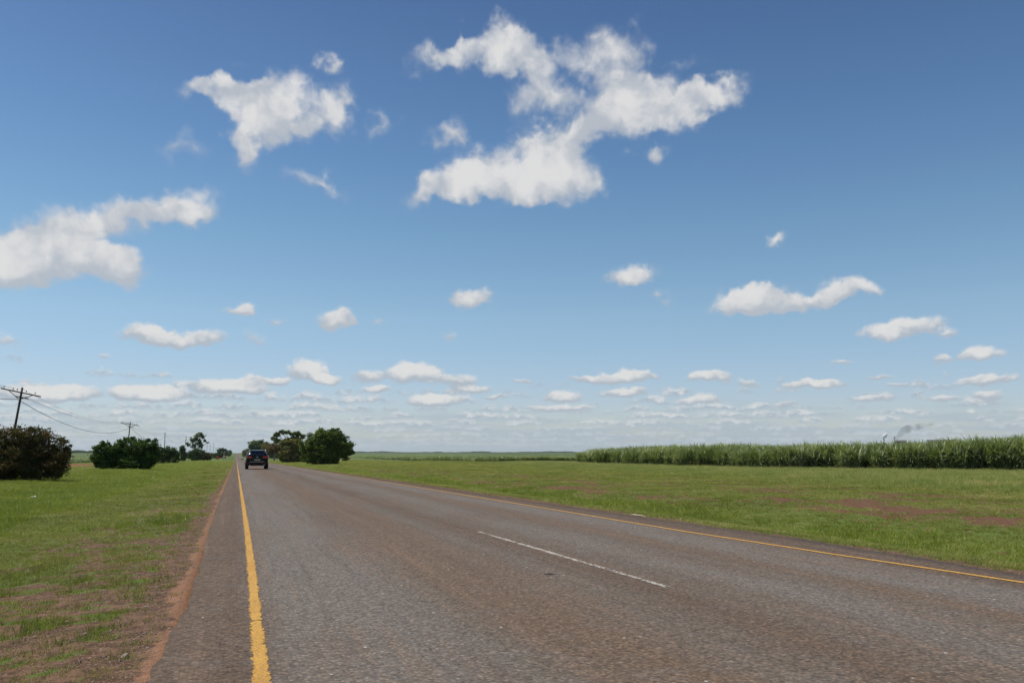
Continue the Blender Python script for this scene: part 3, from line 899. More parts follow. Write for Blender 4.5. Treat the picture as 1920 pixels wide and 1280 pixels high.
m_fdark = foliage_mat("dark_green_leaves", [(0, (0.024, 0.049, 0.010)), (.5, (0.056, 0.102, 0.018)), (.85, (0.109, 0.165, 0.030)), (1, (0.171, 0.210, 0.048))])
m_fred = foliage_mat("russet_leaves", [(0, (0.027, 0.038, 0.011)), (.35, (0.053, 0.063, 0.017)), (.6, (0.093, 0.076, 0.023)), (.82, (0.170, 0.090, 0.032)), (1, (0.272, 0.119, 0.048))])
m_folive = foliage_mat("olive_leaves", [(0, (0.081, 0.087, 0.023)), (.5, (0.162, 0.160, 0.041)), (.8, (0.257, 0.200, 0.064)), (1, (0.351, 0.219, 0.091))])
m_fgreen = foliage_mat("mid_green_leaves", [(0, (0.051, 0.083, 0.015)), (.5, (0.105, 0.151, 0.027)), (1, (0.215, 0.253, 0.053))])
m_fbrown = foliage_mat("brownish_leaves", [(0, (0.071, 0.061, 0.025)), (.5, (0.152, 0.114, 0.050)), (1, (0.243, 0.164, 0.077))])
m_bark = simple_mat("bark", (0.10, 0.075, 0.055), .9, var=.35, scale=9)
m_barkp = simple_mat("pale_bark", (0.24, 0.20, 0.15), .9, var=.3, scale=9)


def crown_mesh(lobes, leaf, n, rg, squash=.9, clump_r=.24, fill=.28, ground=0.05):
    """leaf faces in sprays around points spread through the lobes; edges stay ragged"""
    vol = np.array([l[2] * l[3] * l[2] * squash for l in lobes]) ** .72
    cnt = np.maximum((vol / vol.sum() * n), 30).astype(int)
    P_, C_ = [], []
    for (u, v, ru, rv), k in zip(lobes, cnt):
        nc = max(7, k // 70)
        d = rg.normal(size=(nc, 3))
        d /= np.linalg.norm(d, axis=1)[:, None]
        rad = np.where(rg.uniform(size=nc) < fill, rg.uniform(.2, .8, nc), rg.uniform(.80, 1.06, nc))
        cc = d * rad[:, None] * np.array([ru, ru * squash, rv]) * (1 + rg.normal(0, .07, (nc, 1)))
        cc += np.array([u, 0, v])
        cc[:, 1] += rg.normal(0, ru * .15, nc)
        cid = rg.integers(0, nc, k)
        cr = clump_r * np.sqrt(ru * rv) ** .5
        off = rg.normal(size=(k, 3)) * cr * np.array([.60, .60, .42])
        P_.append(cc[cid] + off)
        tone = rg.uniform(size=nc)
        C_.append(tone[cid])
    Pc = np.concatenate(P_)
    Cc = np.concatenate(C_)
    k = Pc[:, 2] > ground
    Pc, Cc = Pc[k], Cc[k]
    N = len(Pc)
    # leaf orientation: random, leaning to face up
    nrm = rg.normal(size=(N, 3)) + np.array([0, 0, .7])
    nrm /= np.linalg.norm(nrm, axis=1)[:, None]
    a = np.cross(nrm, rg.normal(size=(N, 3)))
    a /= np.linalg.norm(a, axis=1)[:, None]
    b = np.cross(nrm, a)
    s = leaf * rg.uniform(.6, 1.35, N)[:, None]
    V = np.stack([Pc - a * s, Pc - b * s * .5, Pc + a * s, Pc + b * s * .5], 1).reshape(-1, 3)
    Fq = np.arange(N * 4).reshape(N, 4)
    return V, Fq, np.repeat(Cc, 4)


def plant(name, label, cat, base, lobes, fmat, leaf, n, seed, group=None, trunk=None, bark=None, clump_r=.22, fill=.35, squash=.9, stems=1):
    rg = np.random.default_rng(seed)
    x, y = base
    root = empty(name, (x, y, float(terrain(x, y))), -math.atan2(x, y))
    tag(root, label, cat, group)
    sprigs = []
    for _ in range(10):
        u, v, ru, rv = lobes[rg.integers(0, len(lobes))]
        a = rg.uniform(-.35, math.pi + .35)
        q = rg.uniform(.9, 1.12)
        if min(ru, rv) > .5 and v + math.sin(a) * rv > .7:
            k = rg.uniform(.16, .30)
            sprigs.append((u + math.cos(a) * ru * q, v + math.sin(a) * rv * q, ru * k, rv * k * 1.3))
    V, Fq, C_ = crown_mesh(lobes + sprigs, leaf, n, rg, squash, clump_r, fill)
    mesh_np('crown', V, Fq, fmat, root, attrs={'clump': ('POINT', 'FLOAT', C_.astype(np.float32))})
    mb = MB()
    H = max(l[1] for l in lobes)
    tr = trunk or max(.05, H * .022)
    for s in range(stems):
        bx = rg.normal(0, .25 if stems > 1 else 0)
        by = rg.normal(0, .25 if stems > 1 else 0)
        fork = Vector((bx + rg.normal(0, .1), by + rg.normal(0, .1), min(l[1] for l in lobes) * .6 + .2))
        mb.tube([(bx, by, -.15), (bx * .9, by, fork.z * .5), fork], [tr * 1.35, tr, tr * .8], 8)
        for i, (u, v, ru, rv) in enumerate(lobes):
            if stems > 1 and i % stems != s:
                continue
            tip = Vector((u + rg.normal(0, ru * .2), rg.normal(0, ru * .3), v + rv * .35))
            mid = fork.lerp(tip, .5) + Vector((rg.normal(0, .15), rg.normal(0, .15), -rv * .12))
            mb.tube([fork - Vector((0, 0, tr)), mid, tip], [tr * .62, tr * .36, tr * .12], 6)
            for q in range(3):
                t2 = Vector((u + rg.uniform(-.8, .8) * ru, rg.uniform(-.6, .6) * ru, v + rg.uniform(-.3, .85) * rv))
                mb.tube([mid.lerp(tip, .3 * q), t2], [tr * .24, tr * .07], 5)
    mb.build('trunk', bark or m_bark, root)
    return root


BUSHG, TREEG = 'roadside bushes left of the road', 'trees right of the road'
plant('bush', 'large rounded russet and dark green bush, nearest of all, at the left of the verge', 'bush', (-11.4, 51.0),
      [(-1.49, 1.45, 1.49, 1.33), (-0.12, 1.62, 1.24, 1.16), (0.79, 1.79, 0.94, 1.04), (1.61, 1.45, 0.94, 1.16), (1.94, 0.98, 0.7, 0.93), (0.99, 0.69, 1.44, 0.69), (-0.5, 0.64, 1.74, 0.64), (0.75, 2.78, 0.22, 0.23), (1.64, 2.61, 0.15, 0.26), (2.33, 2.11, 0.22, 0.23), (2.66, 1.77, 0.17, 0.17), (-2.6, 1.2, 1.0, 1.1)],
      m_fred, .055, 80000, 1, BUSHG, stems=4)
plant('bush', 'wide dark green bush with several upright shoots in front of the second pole', 'bush', (-10.8, 96.8),
      [(-2.6, 1.6, 0.93, 1.14), (-1.3, 1.71, 1.3, 1.2), (0.16, 1.71, 1.45, 1.54), (1.56, 1.71, 1.25, 1.43), (2.23, 1.88, 0.67, 1.03), (-2.34, 0.69, 0.78, 0.57), (0.0, 0.69, 2.18, 0.69), (1.82, 0.8, 0.73, 0.69), (-2.6, 2.68, 0.31, 0.29), (-1.97, 2.68, 0.21, 0.23), (0.16, 3.08, 0.36, 0.34), (1.66, 2.97, 0.31, 0.34), (2.44, 2.97, 0.26, 0.34), (-3.22, 1.26, 0.36, 0.29)],
      m_fdark, .12, 36000, 2, BUSHG, stems=4, clump_r=.26)
plant('bush', 'dark bush right behind the base of the third pole', 'bush', (-13.9, 192.2),
      [(-1.06, 1.57, 1.27, 1.49), (0.53, 1.8, 1.27, 1.61), (1.59, 1.34, 0.85, 1.38), (-1.38, 2.72, 0.64, 0.69)], m_fdark, .12, 16000, 3, BUSHG, stems=3, clump_r=.3)
plant('bush', 'small narrow dark bush between the third pole and the sparse tall tree', 'bush', (-18.9, 339.3),
      [(-0.57, 3.88, 0.95, 1.43), (0.19, 2.04, 0.95, 1.84), (-.1, .8, 1.0, .8)], m_fdark, .17, 9000, 4, BUSHG, stems=2, clump_r=.36)
plant('bush', 'dark rounded bush at the foot of the sparse tall tree', 'bush', (-14.3, 330.5),
      [(-1.68, 2.19, 1.12, 1.6), (0.0, 2.39, 1.68, 1.8), (2.05, 2.0, 1.49, 1.8), (0, .8, 2.4, .8)], m_fdark, .17, 16000, 5, BUSHG, stems=3, clump_r=.36)
plant('bush', 'low reddish bush right beside the dark one under the sparse tall tree', 'bush', (-10.4, 329.2),
      [(-0.19, 1.4, 1.5, 1.2), (0.75, 1.0, 0.94, 1.0)], m_fred, .15, 7000, 6, BUSHG, stems=2, clump_r=.3)
plant('tree', 'sparse tall tree with airy pale green crown showing sky, left of the road', 'tree', (-14.5, 348.5),
      [(-3.35, 6.0, 0.98, 0.84), (-2.17, 7.89, 0.98, 1.05), (-0.59, 8.53, 1.18, 1.26), (0.59, 10.0, 1.18, 0.84), (1.77, 9.37, 0.98, 0.84), (2.56, 7.68, 0.79, 0.63), (3.6, 6.85, 0.59, 0.32), (0.59, 6.84, 1.18, 1.26), (-1.38, 5.6, 1.18, 0.84), (1.38, 5.5, 0.79, 0.84)],
      m_fgreen, .15, 13000, 7, None, trunk=.2, bark=m_barkp, clump_r=.34, fill=.6)
plant('hedge', 'low dark hedge of shrubs between the reddish bush and the warning signs', 'hedge', (-11.8, 521.1),
      [(-3.6, 1.5, 1.5, 1.2), (-1.79, 1.58, 1.19, 1.27), (0.0, 1.9, 1.19, 1.27), (1.49, 1.9, 1.19, 1.27), (-.6, .8, 3.4, .8), (3.0, 1.6, 1.4, 1.1)], m_fdark, .22, 12000, 8, BUSHG, stems=4, clump_r=.4)
plant('tree', 'small dark tree with a branch reaching right, just above the warning signs', 'tree', (-9.8, 597.4),
      [(-1.37, 4.37, 1.03, 1.82), (0.34, 4.73, 1.37, 1.82), (2.06, 5.46, 1.03, 0.73), (0.0, 2.55, 1.72, 1.46), (0, 1, 1.8, 1.0)], m_fdark, .25, 9000, 9, None, clump_r=.4)
plant('bush', 'farthest dark rounded bush on the left, nearest the vanishing road', 'bush', (-8.6, 968),
      [(-1.68, 4.14, 2.24, 2.76), (1.12, 3.55, 2.24, 2.37), (-.3, 1.6, 3.0, 1.7)], m_fdark, .36, 8000, 10, BUSHG, stems=2, clump_r=.6)
plant('tree', 'broad dense dark green tree, rightmost and nearest of the right-hand group', 'tree', (14.7, 143.7),
      [(-1.24, 3.64, 2.13, 2.0), (0.71, 4.0, 1.78, 1.64), (2.31, 3.09, 1.51, 1.73), (3.2, 2.18, 1.07, 1.0), (-2.84, 2.28, 1.6, 1.91), (-0.36, 1.9, 2.49, 1.37), (0.36, 0.73, 1.45, 0.64), (0.6, .5, 1.3, .5), (-0.6, .9, 1.3, .6), (-1.96, 0.91, 1.24, 0.73), (1.78, 4.55, 0.8, 0.73), (-1.24, 5.28, 0.71, 0.46), (0.71, 5.46, 0.53, 0.36), (3.9, 1.75, .5, .5)],
      m_fgreen, .15, 60000, 11, TREEG, trunk=.2, clump_r=.27, stems=2)
plant('tree', 'olive brown bushy tree left of the broad dark green tree', 'tree', (13.2, 209.4),
      [(-1.27, 3.99, 1.77, 1.7), (0.63, 3.99, 1.52, 1.57), (-0.63, 1.9, 2.53, 1.57), (1.77, 1.9, 1.52, 1.7), (-1.9, 1.24, 1.27, 1.18), (0, .7, 2.2, .7)], m_folive, .17, 32000, 12, TREEG, trunk=.14, clump_r=.32, stems=3)
plant('tree', 'tall open-crowned tree with gaps of sky behind the olive one', 'tree', (18.5, 307.2),
      [(-6.12, 7.58, 0.93, 0.72), (-5.01, 9.12, 1.11, 0.9), (-3.15, 9.88, 1.11, 0.62), (-1.48, 9.88, 1.11, 0.7), (0.37, 9.31, 0.93, 0.7), (2.04, 9.31, 1.3, 0.86), (3.71, 8.54, 0.93, 0.96), (-4.64, 6.8, 1.11, 0.67), (1.48, 7.77, 1.48, 0.96), (-0.93, 6.7, 1.48, 1.0)],
      m_fgreen, .16, 22000, 13, TREEG, trunk=.24, clump_r=.36, fill=.5)
plant('tree', 'small brownish tree with a bare pale trunk right of the dark car', 'tree', (13.5, 323.7),
      [(-0.58, 4.22, 1.74, 1.61), (1.16, 4.62, 1.35, 1.41), (-1.55, 3.3, 1.35, 0.9), (1.93, 3.3, 1.16, 1.1)], m_fbrown, .16, 14000, 14, TREEG, trunk=.22, bark=m_barkp, clump_r=.34, fill=.5)
plant('tree', 'rounded olive green tree behind the small brownish tree', 'tree', (14.4, 430.6),
      [(0.0, 5.2, 2.56, 2.4), (3.33, 6.0, 2.3, 2.13), (-0.77, 2.27, 2.56, 1.87), (5.88, 3.87, 2.05, 2.4), (3.4, 2.2, 2.6, 1.9)], m_folive, .2, 22000, 15, TREEG, clump_r=.42, stems=2)
plant('tree', 'dark flat-topped tree rising behind the roof of the car', 'tree', (13.0, 625.0),
      [(-2.21, 10.4, 2.94, 2.31), (1.1, 8.86, 3.68, 3.47), (4.05, 11.94, 1.47, 1.54), (-2.94, 5.78, 2.94, 3.08), (3.31, 5.78, 3.68, 3.08), (5.52, 10.02, 2.21, 1.93), (0, 2.5, 4.4, 2.4)], m_fgreen, .3, 26000, 16, TREEG, clump_r=.5, stems=2)
plant('tree', 'farthest pale olive tree of the right-hand group, left of the car', 'tree', (11.5, 1052.9),
      [(-0.62, 5.5, 3.08, 3.23), (2.46, 4.85, 3.08, 3.88), (-2.46, 4.21, 1.85, 2.59), (0, 2, 3.6, 2)], m_folive, .42, 12000, 17, TREEG, clump_r=.7, stems=2)
plant('bush', 'small low bush on the grass just right of the broad dark green tree', 'bush', (30.2, 245.3),
      [(0.0, 0.78, 0.92, 0.63), (-.3, .4, .8, .4)], m_folive, .12, 4000, 18, None, clump_r=.3)



# far woods along the horizon: reads as one dark mass
def far_wood(name, label, az0, az1, rad, h, n, seed):
    rg = np.random.default_rng(seed)
    a = np.radians(rg.uniform(az0, az1, n))
    gap = fbm(a * 60, a * 0, 1.0, 4, seed)
    hh = h * (0.35 + 1.3 * np.clip(gap - .25, 0, 1))
    r = rad + rg.uniform(-60, 60, n)
    x, y = r * np.sin(a), r * np.cos(a)
    z = terrain(x, y) + rg.uniform(size=n) ** .7 * hh * (1 + rg.normal(0, .1, n))
    s = rg.uniform(.7, 1.8, n)[:, None] * rad / 3000
    c = np.stack([x, y, z], -1)
    nr = rg.normal(size=(n, 3))
    nr /= np.linalg.norm(nr, axis=1)[:, None]
    q = np.cross(nr, rg.normal(size=(n, 3)))
    q /= np.linalg.norm(q, axis=1)[:, None]
    b = np.cross(nr, q)
    V = np.stack([c - q * s, c - b * s, c + q * s, c + b * s], 1).reshape(-1, 3)
    o = mesh_np(name, V, np.arange(n * 4).reshape(n, 4), m_fdark, attrs={'clump': ('POINT', 'FLOAT', np.repeat(rg.uniform(size=n) * .6, 4).astype(np.float32))})
    return tag(o, label, 'wood', kind='stuff')


far_wood('far_woods', 'dark line of distant woods on the left horizon', -22, -4.0, 2600, 10, 42000, 5)
far_wood('far_woods', 'faint thin line of trees on the horizon beyond the cane fields', 4, 50, 5200, 11, 30000, 6)

# ================================================================== poles and wires
m_pole = simple_mat("creosoted_wood", (0.055, 0.040, 0.034), .85, var=.35, scale=5)
m_arm = simple_mat("weathered_wood", (0.07, 0.055, 0.048), .85, var=.3, scale=8)
m_ins = simple_mat("insulator_porcelain", (0.16, 0.14, 0.13), .25, var=.1)
m_wire = simple_mat("black_cable", (0.02, 0.02, 0.022), .6)
PX = -13.4
LEANS = {1: (5.4, 12), 2: (2.0, 8), 3: (-1.2, 5), 4: (5.0, 5), 5: (1, 2), 6: (-1, 3), 7: (2, 3), 8: (-1, 2)}
pole_lab = {1: 'leaning dark wooden pole with two crossarms behind the russet bush', 2: 'wooden telephone pole with crossarms behind the wide dark green bush',
            3: 'bare-topped wooden pole between the wide dark bush and the next bush', 4: 'strongly leaning wooden pole just left of the sparse tall tree'}


def make_pole(lean, arm_tilt, label, y, H, arms=True):
    z = float(terrain(PX, y))
    root = empty('telephone_pole', (PX + (.25 if label.startswith('leaning') else 0), y, z))
    root.rotation_euler = (0, R(lean), 0)
    tag(root, label, 'pole', 'wooden telephone poles in a row left of the road')
    MB().tube([(0, 0, -.4), (0, 0, H * .5), (0, 0, H)], [.082, .072, .060], 12).build('post', m_pole, root)
    if arms:
        rt = Matrix.Rotation(R(arm_tilt - lean), 4, 'Y')
        a = MB()
        a.box((0, -.13, H - .32), (2.25, .07, .075), rt, .008)
        arm = a.build('crossarm', m_arm, root)
        a = MB()
        a.box((.1, -.13, H - .62), (.75, .07, .06), rt, .008)
        a.build('crossarm', m_arm, root)
        for sx in (-1, 1):
            p = rt @ Vector((sx * .68, 0, 0))
            MB().tube([(sx * .06, -.17, H - .72), (p.x, -.17, H - .34 + p.z)], .022, 6).build('brace', m_arm, root)
        for sx in (-.95, -.45, -.22, .28, .78):
            p = rt @ Vector((sx, 0, 0))
            i = MB()
            c = Vector((p.x, -.13, H - .28 + p.z))
            i.tube([c, c + Vector((0, 0, .12))], .012, 6)
            i.lathe([(.015, .06), (.030, .08), (.02, .10), (.028, .12), (.02, .15), (.004, .16)], c, 'Z', 10)
            i.build('insulator', m_ins, root)
    return root


pz = {}
for k in range(0, 16):
    y = 57.5 + 60 * (k - 1)
    ln, tl = LEANS.get(k, (((k * 37) % 7 - 3) * .8, 2))
    H = {1: 5.55, 2: 5.85, 3: 6.25, 4: 6.9}.get(k, 6.9 + (k * 13 % 5) * .25)
    if k == 9: H = 9.2
    pz[k] = (y, H, ln)
    if k == 0: continue
    lab = pole_lab.get(k)
    if k > 4:
        lab = 'tiny distant wooden pole standing above the far roadside hedge'
    make_pole(ln, tl, lab, y, H, arms=k < 3)


def wire(name, label, dx, dz, sag, rad, k1=11):
    """one long cable hung from pole to pole"""
    pts = []
    for k in range(0, k1):
        def anchor(q):
            y, H, ln = pz[q]
            h = H + dz
            return Vector((PX + math.sin(R(ln)) * h + dx, y, float(terrain(PX, y)) + math.cos(R(ln)) * h - dx * .12))
        a, b = anchor(k), anchor(k + 1)
        nseg = 28 if k < 5 else 10
        for i in range(nseg):
            tt = i / nseg
            p = a.lerp(b, tt)
            p.z -= 4 * sag * tt * (1 - tt)
            pts.append(p)
    o = MB().tube(pts, rad, 6).build(name, m_wire)
    return tag(o, label, 'cable', 'wires strung between the poles')


wire('telephone_cable', 'thick black cable sagging deepest from pole to pole', .12, -.72, 1.28, .017)
wire('telephone_wire', 'thin upper wire from the left end of the crossarms', -.95, -.08, .75, .0062)
wire('telephone_wire', 'thin wire strung just left of the pole tops', -.45, -.08, .95, .0062)
wire('telephone_wire', 'thin wire strung just right of the pole tops', .28, -.08, .85, .0062)

# ================================================================== vehicles
m_paint = simple_mat("dark_blue_black_paint", (0.0015, 0.0025, 0.006), .15, var=.1, coat=.12, spec=.18)
m_glass = simple_mat("tinted_glass", (0.008, 0.010, 0.012), .05, var=.05, spec=.8)
m_tyre = simple_mat("tyre_rubber", (0.018, 0.018, 0.018), .85, var=.2)
m_rim = simple_mat("dark_alloy", (0.06, 0.06, 0.065), .5, .6, var=.05)
m_chrome = simple_mat("chrome", (0.75, 0.76, 0.78), .12, 1.0, var=.03)
m_red = simple_mat("red_lens", (0.42, 0.008, 0.012), .12, var=.1, coat=1.0)
m_amber = simple_mat("amber_lens", (0.5, 0.12, 0.02), .15, var=.1, coat=.8)
m_black = simple_mat("black_plastic", (0.012, 0.012, 0.013), .6, var=.1)
m_plate = simple_mat("pale_yellow_plate", (0.62, 0.60, 0.32), .4, var=.05)
m_lamp = simple_mat("clear_lamp", (0.7, 0.72, 0.75), .08, var=.03, coat=1.0)
m_silver = simple_mat("silver_rail", (0.55, 0.57, 0.6), .28, 1.0, var=.05)


def car_body(name, L, W, H, st, mat, parent):
    """lofted body; st: (y, half width, underside, belt height, roof height, roof half width)"""
    bm = bmesh.new()
    rings = []
    for (y, hw, zb, zbelt, zr, wr) in st:
        half = [(hw * .82, zb), (hw * .965, zb + .10), (hw, zb + .30), (hw * .995, zbelt - .18), (hw * .955, zbelt), (wr + (hw * .955 - wr) * .42, zbelt + (zr - zbelt) * .55), (wr, zr - .07), (wr * .90, zr - .015), (wr * .45, zr + .008)]
        ring = [bm.verts.new((a, y, b)) for a, b in half] + [bm.verts.new((-a, y, b)) for a, b in half[::-1]]
        rings.append(ring)
    n = len(rings[0])
    for a, b in zip(rings, rings[1:]):
        for k in range(n):
            f = bm.faces.new((a[k], a[(k + 1) % n], b[(k + 1) % n], b[k]))
            f.smooth = True
    bm.faces.new(rings[0])
    bm.faces.new(rings[-1][::-1])
    bmesh.ops.recalc_face_normals(bm, faces=bm.faces[:])
    me = bpy.data.meshes.new(name)
    bm.to_mesh(me)
    bm.free()
    me.materials.append(mat)
    o = bpy.data.objects.new(name, me)
    col.objects.link(o)
    o.parent = parent
    return o


def wheel(parent, c, r=.375, wd=.26):
    s = 1 if c[0] > 0 else -1
    t_ = MB().lathe([(r * .62, -wd / 2), (r * .93, -wd / 2), (r, -wd / 2 + .03), (r, wd / 2 - .03), (r * .93, wd / 2), (r * .62, wd / 2)], (0, 0, 0), 'X', 32)
    tyre = t_.build('wheel', m_tyre, parent)
    tyre.location = c
    m = MB().lathe([(r * .64, -.01), (r * .62, .012), (r * .2, .03), (.01, .035)], (s * wd / 2 - (0.0 if s > 0 else .0), 0, 0), 'X', 28) if s > 0 else MB().lathe([(.01, -.035), (r * .2, -.03), (r * .62, -.012), (r * .64, .01)], (-wd / 2, 0, 0), 'X', 28)
    for k in range(5):
        a = k * 2 * math.pi / 5
        m.box((s * (wd / 2 + .022), math.cos(a) * r * .38, math.sin(a) * r * .38), (.03, r * .5, .05), Matrix.Rotation(a, 4, 'X'))
    rim = m.build('rim', m_rim, tyre)
    return tyre


# --- the large dark car driving away
cy0 = 81.0
car = empty('car', (1.87, cy0, float(zprof(cy0 + 2)) + .012))
tag(car, 'dark blue-black large hatchback car driving away in the left lane, seen from behind', 'car', 'cars on the road')
ST = [(0.02, .90, .46, 1.14, 1.26, .80), (0.10, .965, .38, 1.18, 1.36, .84), (0.28, .985, .36, 1.20, 1.56, .76), (0.50, .99, .34, 1.20, 1.69, .70), (0.85, .99, .33, 1.20, 1.745, .69),
      (1.6, .99, .32, 1.18, 1.775, .70), (2.4, .99, .32, 1.15, 1.765, .71), (2.95, .985, .32, 1.13, 1.64, .72), (3.35, .985, .32, 1.10, 1.36, .78), (3.65, .98, .33, 1.05, 1.18, .84),
      (4.2, .955, .36, .98, 1.08, .82), (4.6, .90, .38, .88, .98, .76), (4.76, .80, .42, .78, .86, .66)]
body = car_body('body', 4.76, 1.98, 1.78, ST, m_paint, car)
bz = MB()
bz.poly([(-.62, .045, 1.27), (.62, .045, 1.27), (.55, .30, 1.665), (-.55, .30, 1.665)][::-1], (0, -.035, .02))
MBq = bz.build('rear_window', m_glass, car)
sp_ = MB().box((0, .33, 1.725), (1.16, .34, .04), Matrix.Rotation(R(6), 4, 'X'), .012).build('roof_spoiler', m_paint, car)
MB().box((0, .18, 1.70), (.26, .02, .02)).build('brake_light', m_red, sp_)
MB().tube([(0.02, .045, 1.30), (.25, .06, 1.35)], .012, 6).build('wiper', m_black, car)
for sx in (-1, 1):
    q = MB()
    q.box((sx * .70, .03, 1.115), (.44, .10, .19), None, .035)
    q.box((sx * .90, .12, 1.125), (.13, .20, .19), None, .035)
    tl = q.build('tail_light', m_red, car)
    MB().box((sx * .66, -.025, 1.085), (.26, .012, .045), None, .004).build('indicator', m_amber, tl)
    MB().tube([(sx * .72, .75, 1.78), (sx * .73, 1.0, 1.83), (sx * .74, 2.3, 1.835), (sx * .74, 2.55, 1.78)], .02, 8).build('roof_rail', m_silver, car)
    mr = MB().box((sx * 1.07, 3.0, 1.19), (.20, .13, .17), None, .04).build('mirror', m_paint, car)
    MB().box((sx * 1.07, 2.93, 1.19), (.155, .012, .125), None, .004).build('mirror_glass', m_lamp, mr)
    # side windows, standing just proud of the flanks
    for (ya, yb, ta, tb) in ((.55, 1.15, .70, 1.15), (1.22, 2.08, 1.22, 2.08), (2.15, 3.12, 2.15, 2.80)):
        xo, xi = sx * .962, sx * .765
        MB().poly([(xo, ya, 1.235), (xo, yb, 1.225), (xi, tb, 1.665), (xi, ta, 1.665)], (sx * .016, 0, .006)).build('side_window', m_glass, car)
    MB().box((sx * .58, 4.66, .86), (.34, .16, .15), None, .04).build('headlight', m_lamp, car)
    for yy in (.93, 3.80):
        MB().lathe([(.45, -.02), (.45, .004 if sx > 0 else -.004), (.44, .012 * sx), (.43, .012 * sx)], (sx * .985, yy, .385), 'X', 32).build('wheel_arch', m_black, car)
        wheel(car, (sx * .868, yy, .375), .375, .27)
q = MB()
q.box((0, .02, .57), (1.88, .22, .30), None, .06)
bump_ = q.build('bumper', m_paint, car)
MB().box((0, -.10, .695), (1.26, .02, .028), None, .006).build('chrome_strip', m_chrome, bump_)
MB().box((0, .05, .40), (1.44, .18, .12), None, .03).build('lower_valance', m_black, bump_)
for sx in (-1, 1):
    MB().box((sx * .70, -.088, .55), (.16, .02, .045), None, .006).build('reflector', m_red, bump_)
    MB().tube([(sx * .62, -.10, .37), (sx * .62, .12, .37)], .04, 12).build('exhaust_pipe', m_chrome, car)
MB().box((0, .0, .90), (.95, .05, .20), None, .015).build('plate_recess', m_black, car)
pl = MB().box((0, -.034, .86), (.52, .012, .115), None, .004).build('number_plate', m_plate, car)
for k, sx in enumerate((-.20, -.14, -.08, .0, .06, .14, .20)):
    MB().box((sx, -.042, .86), (.03, .004, .06 - .008 * (k % 2))).build('plate_character', m_black, pl)
q = MB()
N = 20
ring = [(.072 * math.cos(2 * math.pi * k / N), -.035, 1.115 + .072 * math.sin(2 * math.pi * k / N)) for k in range(N + 1)]
q.tube(ring, .009, 6, False)
for (a, b_) in (((-.035, .055), (0, .008)), ((.035, .055), (0, .008)), ((-.055, .02), (-.028, -.055)), ((-.028, -.055), (0, 0)), ((0, 0), (.028, -.055)), ((.028, -.055), (.055, .02))):
    q.tube([(a[0], -.036, 1.115 + a[1]), (b_[0], -.036, 1.115 + b_[1])], .007, 5)
q.build('emblem', m_chrome, car)
MB().box((0, 1.2, .36), (1.5, 2.2, .06)).build('underbody', m_black, car)

# --- a far car coming towards us
fy = 690.0
car2 = empty('car', (4.6, fy, float(zprof(fy)) + .012), math.pi)
tag(car2, 'tiny far dark car on the road ahead with a pale painted glint on its windscreen', 'car', 'cars on the road')
ST2 = [(-2.1, .78, .42, .74, .84, .60), (-1.95, .86, .30, .86, .95, .70), (-1.2, .90, .28, .94, 1.05, .76), (-.7, .90, .28, .98, 1.12, .78), (-.1, .90, .28, 1.0, 1.56, .62), (.7, .90, .28, 1.02, 1.62, .62), (1.6, .88, .30, 1.02, 1.56, .60), (2.05, .84, .34, .98, 1.12, .66), (2.15, .80, .40, .9, 1.0, .62)]
ST2 = [(-a, *r_) for a, *r_ in ST2][::-1]
car_body('body', 4.2, 1.8, 1.6, ST2, m_paint, car2)
MB().poly([(-.66, .70, 1.10), (.66, .70, 1.10), (.54, .12, 1.55), (-.54, .12, 1.55)], (0, .03, .03)).build('windscreen', simple_mat("glint_painted_glass", (0.35, 0.38, 0.42), .1, spec=1.0), car2)  # pale base colour paints the sky's glint onto this glass
MB().box((0, 2.08, .48), (1.3, .10, .22), None, .03).build('bumper', m_black, car2)
for sx in (-1, 1):
    MB().box((sx * .62, 2.0, .78), (.32, .16, .14), None, .03).build('headlight', m_lamp, car2)
    for yy in (-1.35, 1.35):
        wheel(car2, (sx * .80, yy, .32), .32, .22)

# ================================================================== road-works signs far ahead on the left verge
m_sred = simple_mat("red_sign_paint", (0.55, 0.03, 0.02), .45, var=.08)
m_swhite = simple_mat("white_sign_paint", (0.75, 0.73, 0.68), .45, var=.05)
m_sdark = simple_mat("dark_sign_symbol", (0.03, 0.02, 0.02), .5)
m_spost = simple_mat("yellowish_post", (0.28, 0.22, 0.10), .7, var=.2)


def tri(r, cx, cz, y, th):
    return [(cx + r * math.sin(a), y, cz + r * math.cos(a)) for a in (0, 2 * math.pi / 3, 4 * math.pi / 3)], (0, th, 0)


sx_, sy_ = -3.9, 300.0
sz_ = float(terrain(sx_, sy_))
sg = empty('warning_sign', (sx_, sy_, sz_), 0)
tag(sg, 'white triangular warning sign with thick red border on a post by the left verge', 'sign', 'road works signs on the left verge')
MB().box((0, .05, .8), (.09, .07, 1.9), None, .01).build('post', m_spost, sg)
MB().poly(*tri(1.05, 0, 1.75, 0, .02)).build('border', m_sred, sg)
MB().poly(*tri(.66, 0, 1.75, -.012, .01)).build('face', m_swhite, sg)
q = MB().box((0, -.018, 1.72), (.16, .006, .38)).box((.12, -.018, 1.56), (.22, .006, .12), Matrix.Rotation(R(30), 4, 'Y'))
q.build('symbol', m_sdark, sg)
sg2 = empty('warning_sign', (-5.7, 306.0, float(terrain(-5.7, 306))), R(14))
sg2.rotation_euler.y = R(-14)
tag(sg2, 'leaning red and pink triangular sign just left of the white one', 'sign', 'road works signs on the left verge')
MB().box((0, .05, .6), (.09, .07, 1.6), None, .01).build('post', m_spost, sg2)
MB().poly(*tri(.95, 0, 1.45, 0, .02)).build('border', m_sred, sg2)
MB().poly(*tri(.42, -.1, 1.5, -.012, .01)).build('face', simple_mat("faded_pink_paint", (0.62, 0.22, 0.17), .5), sg2)


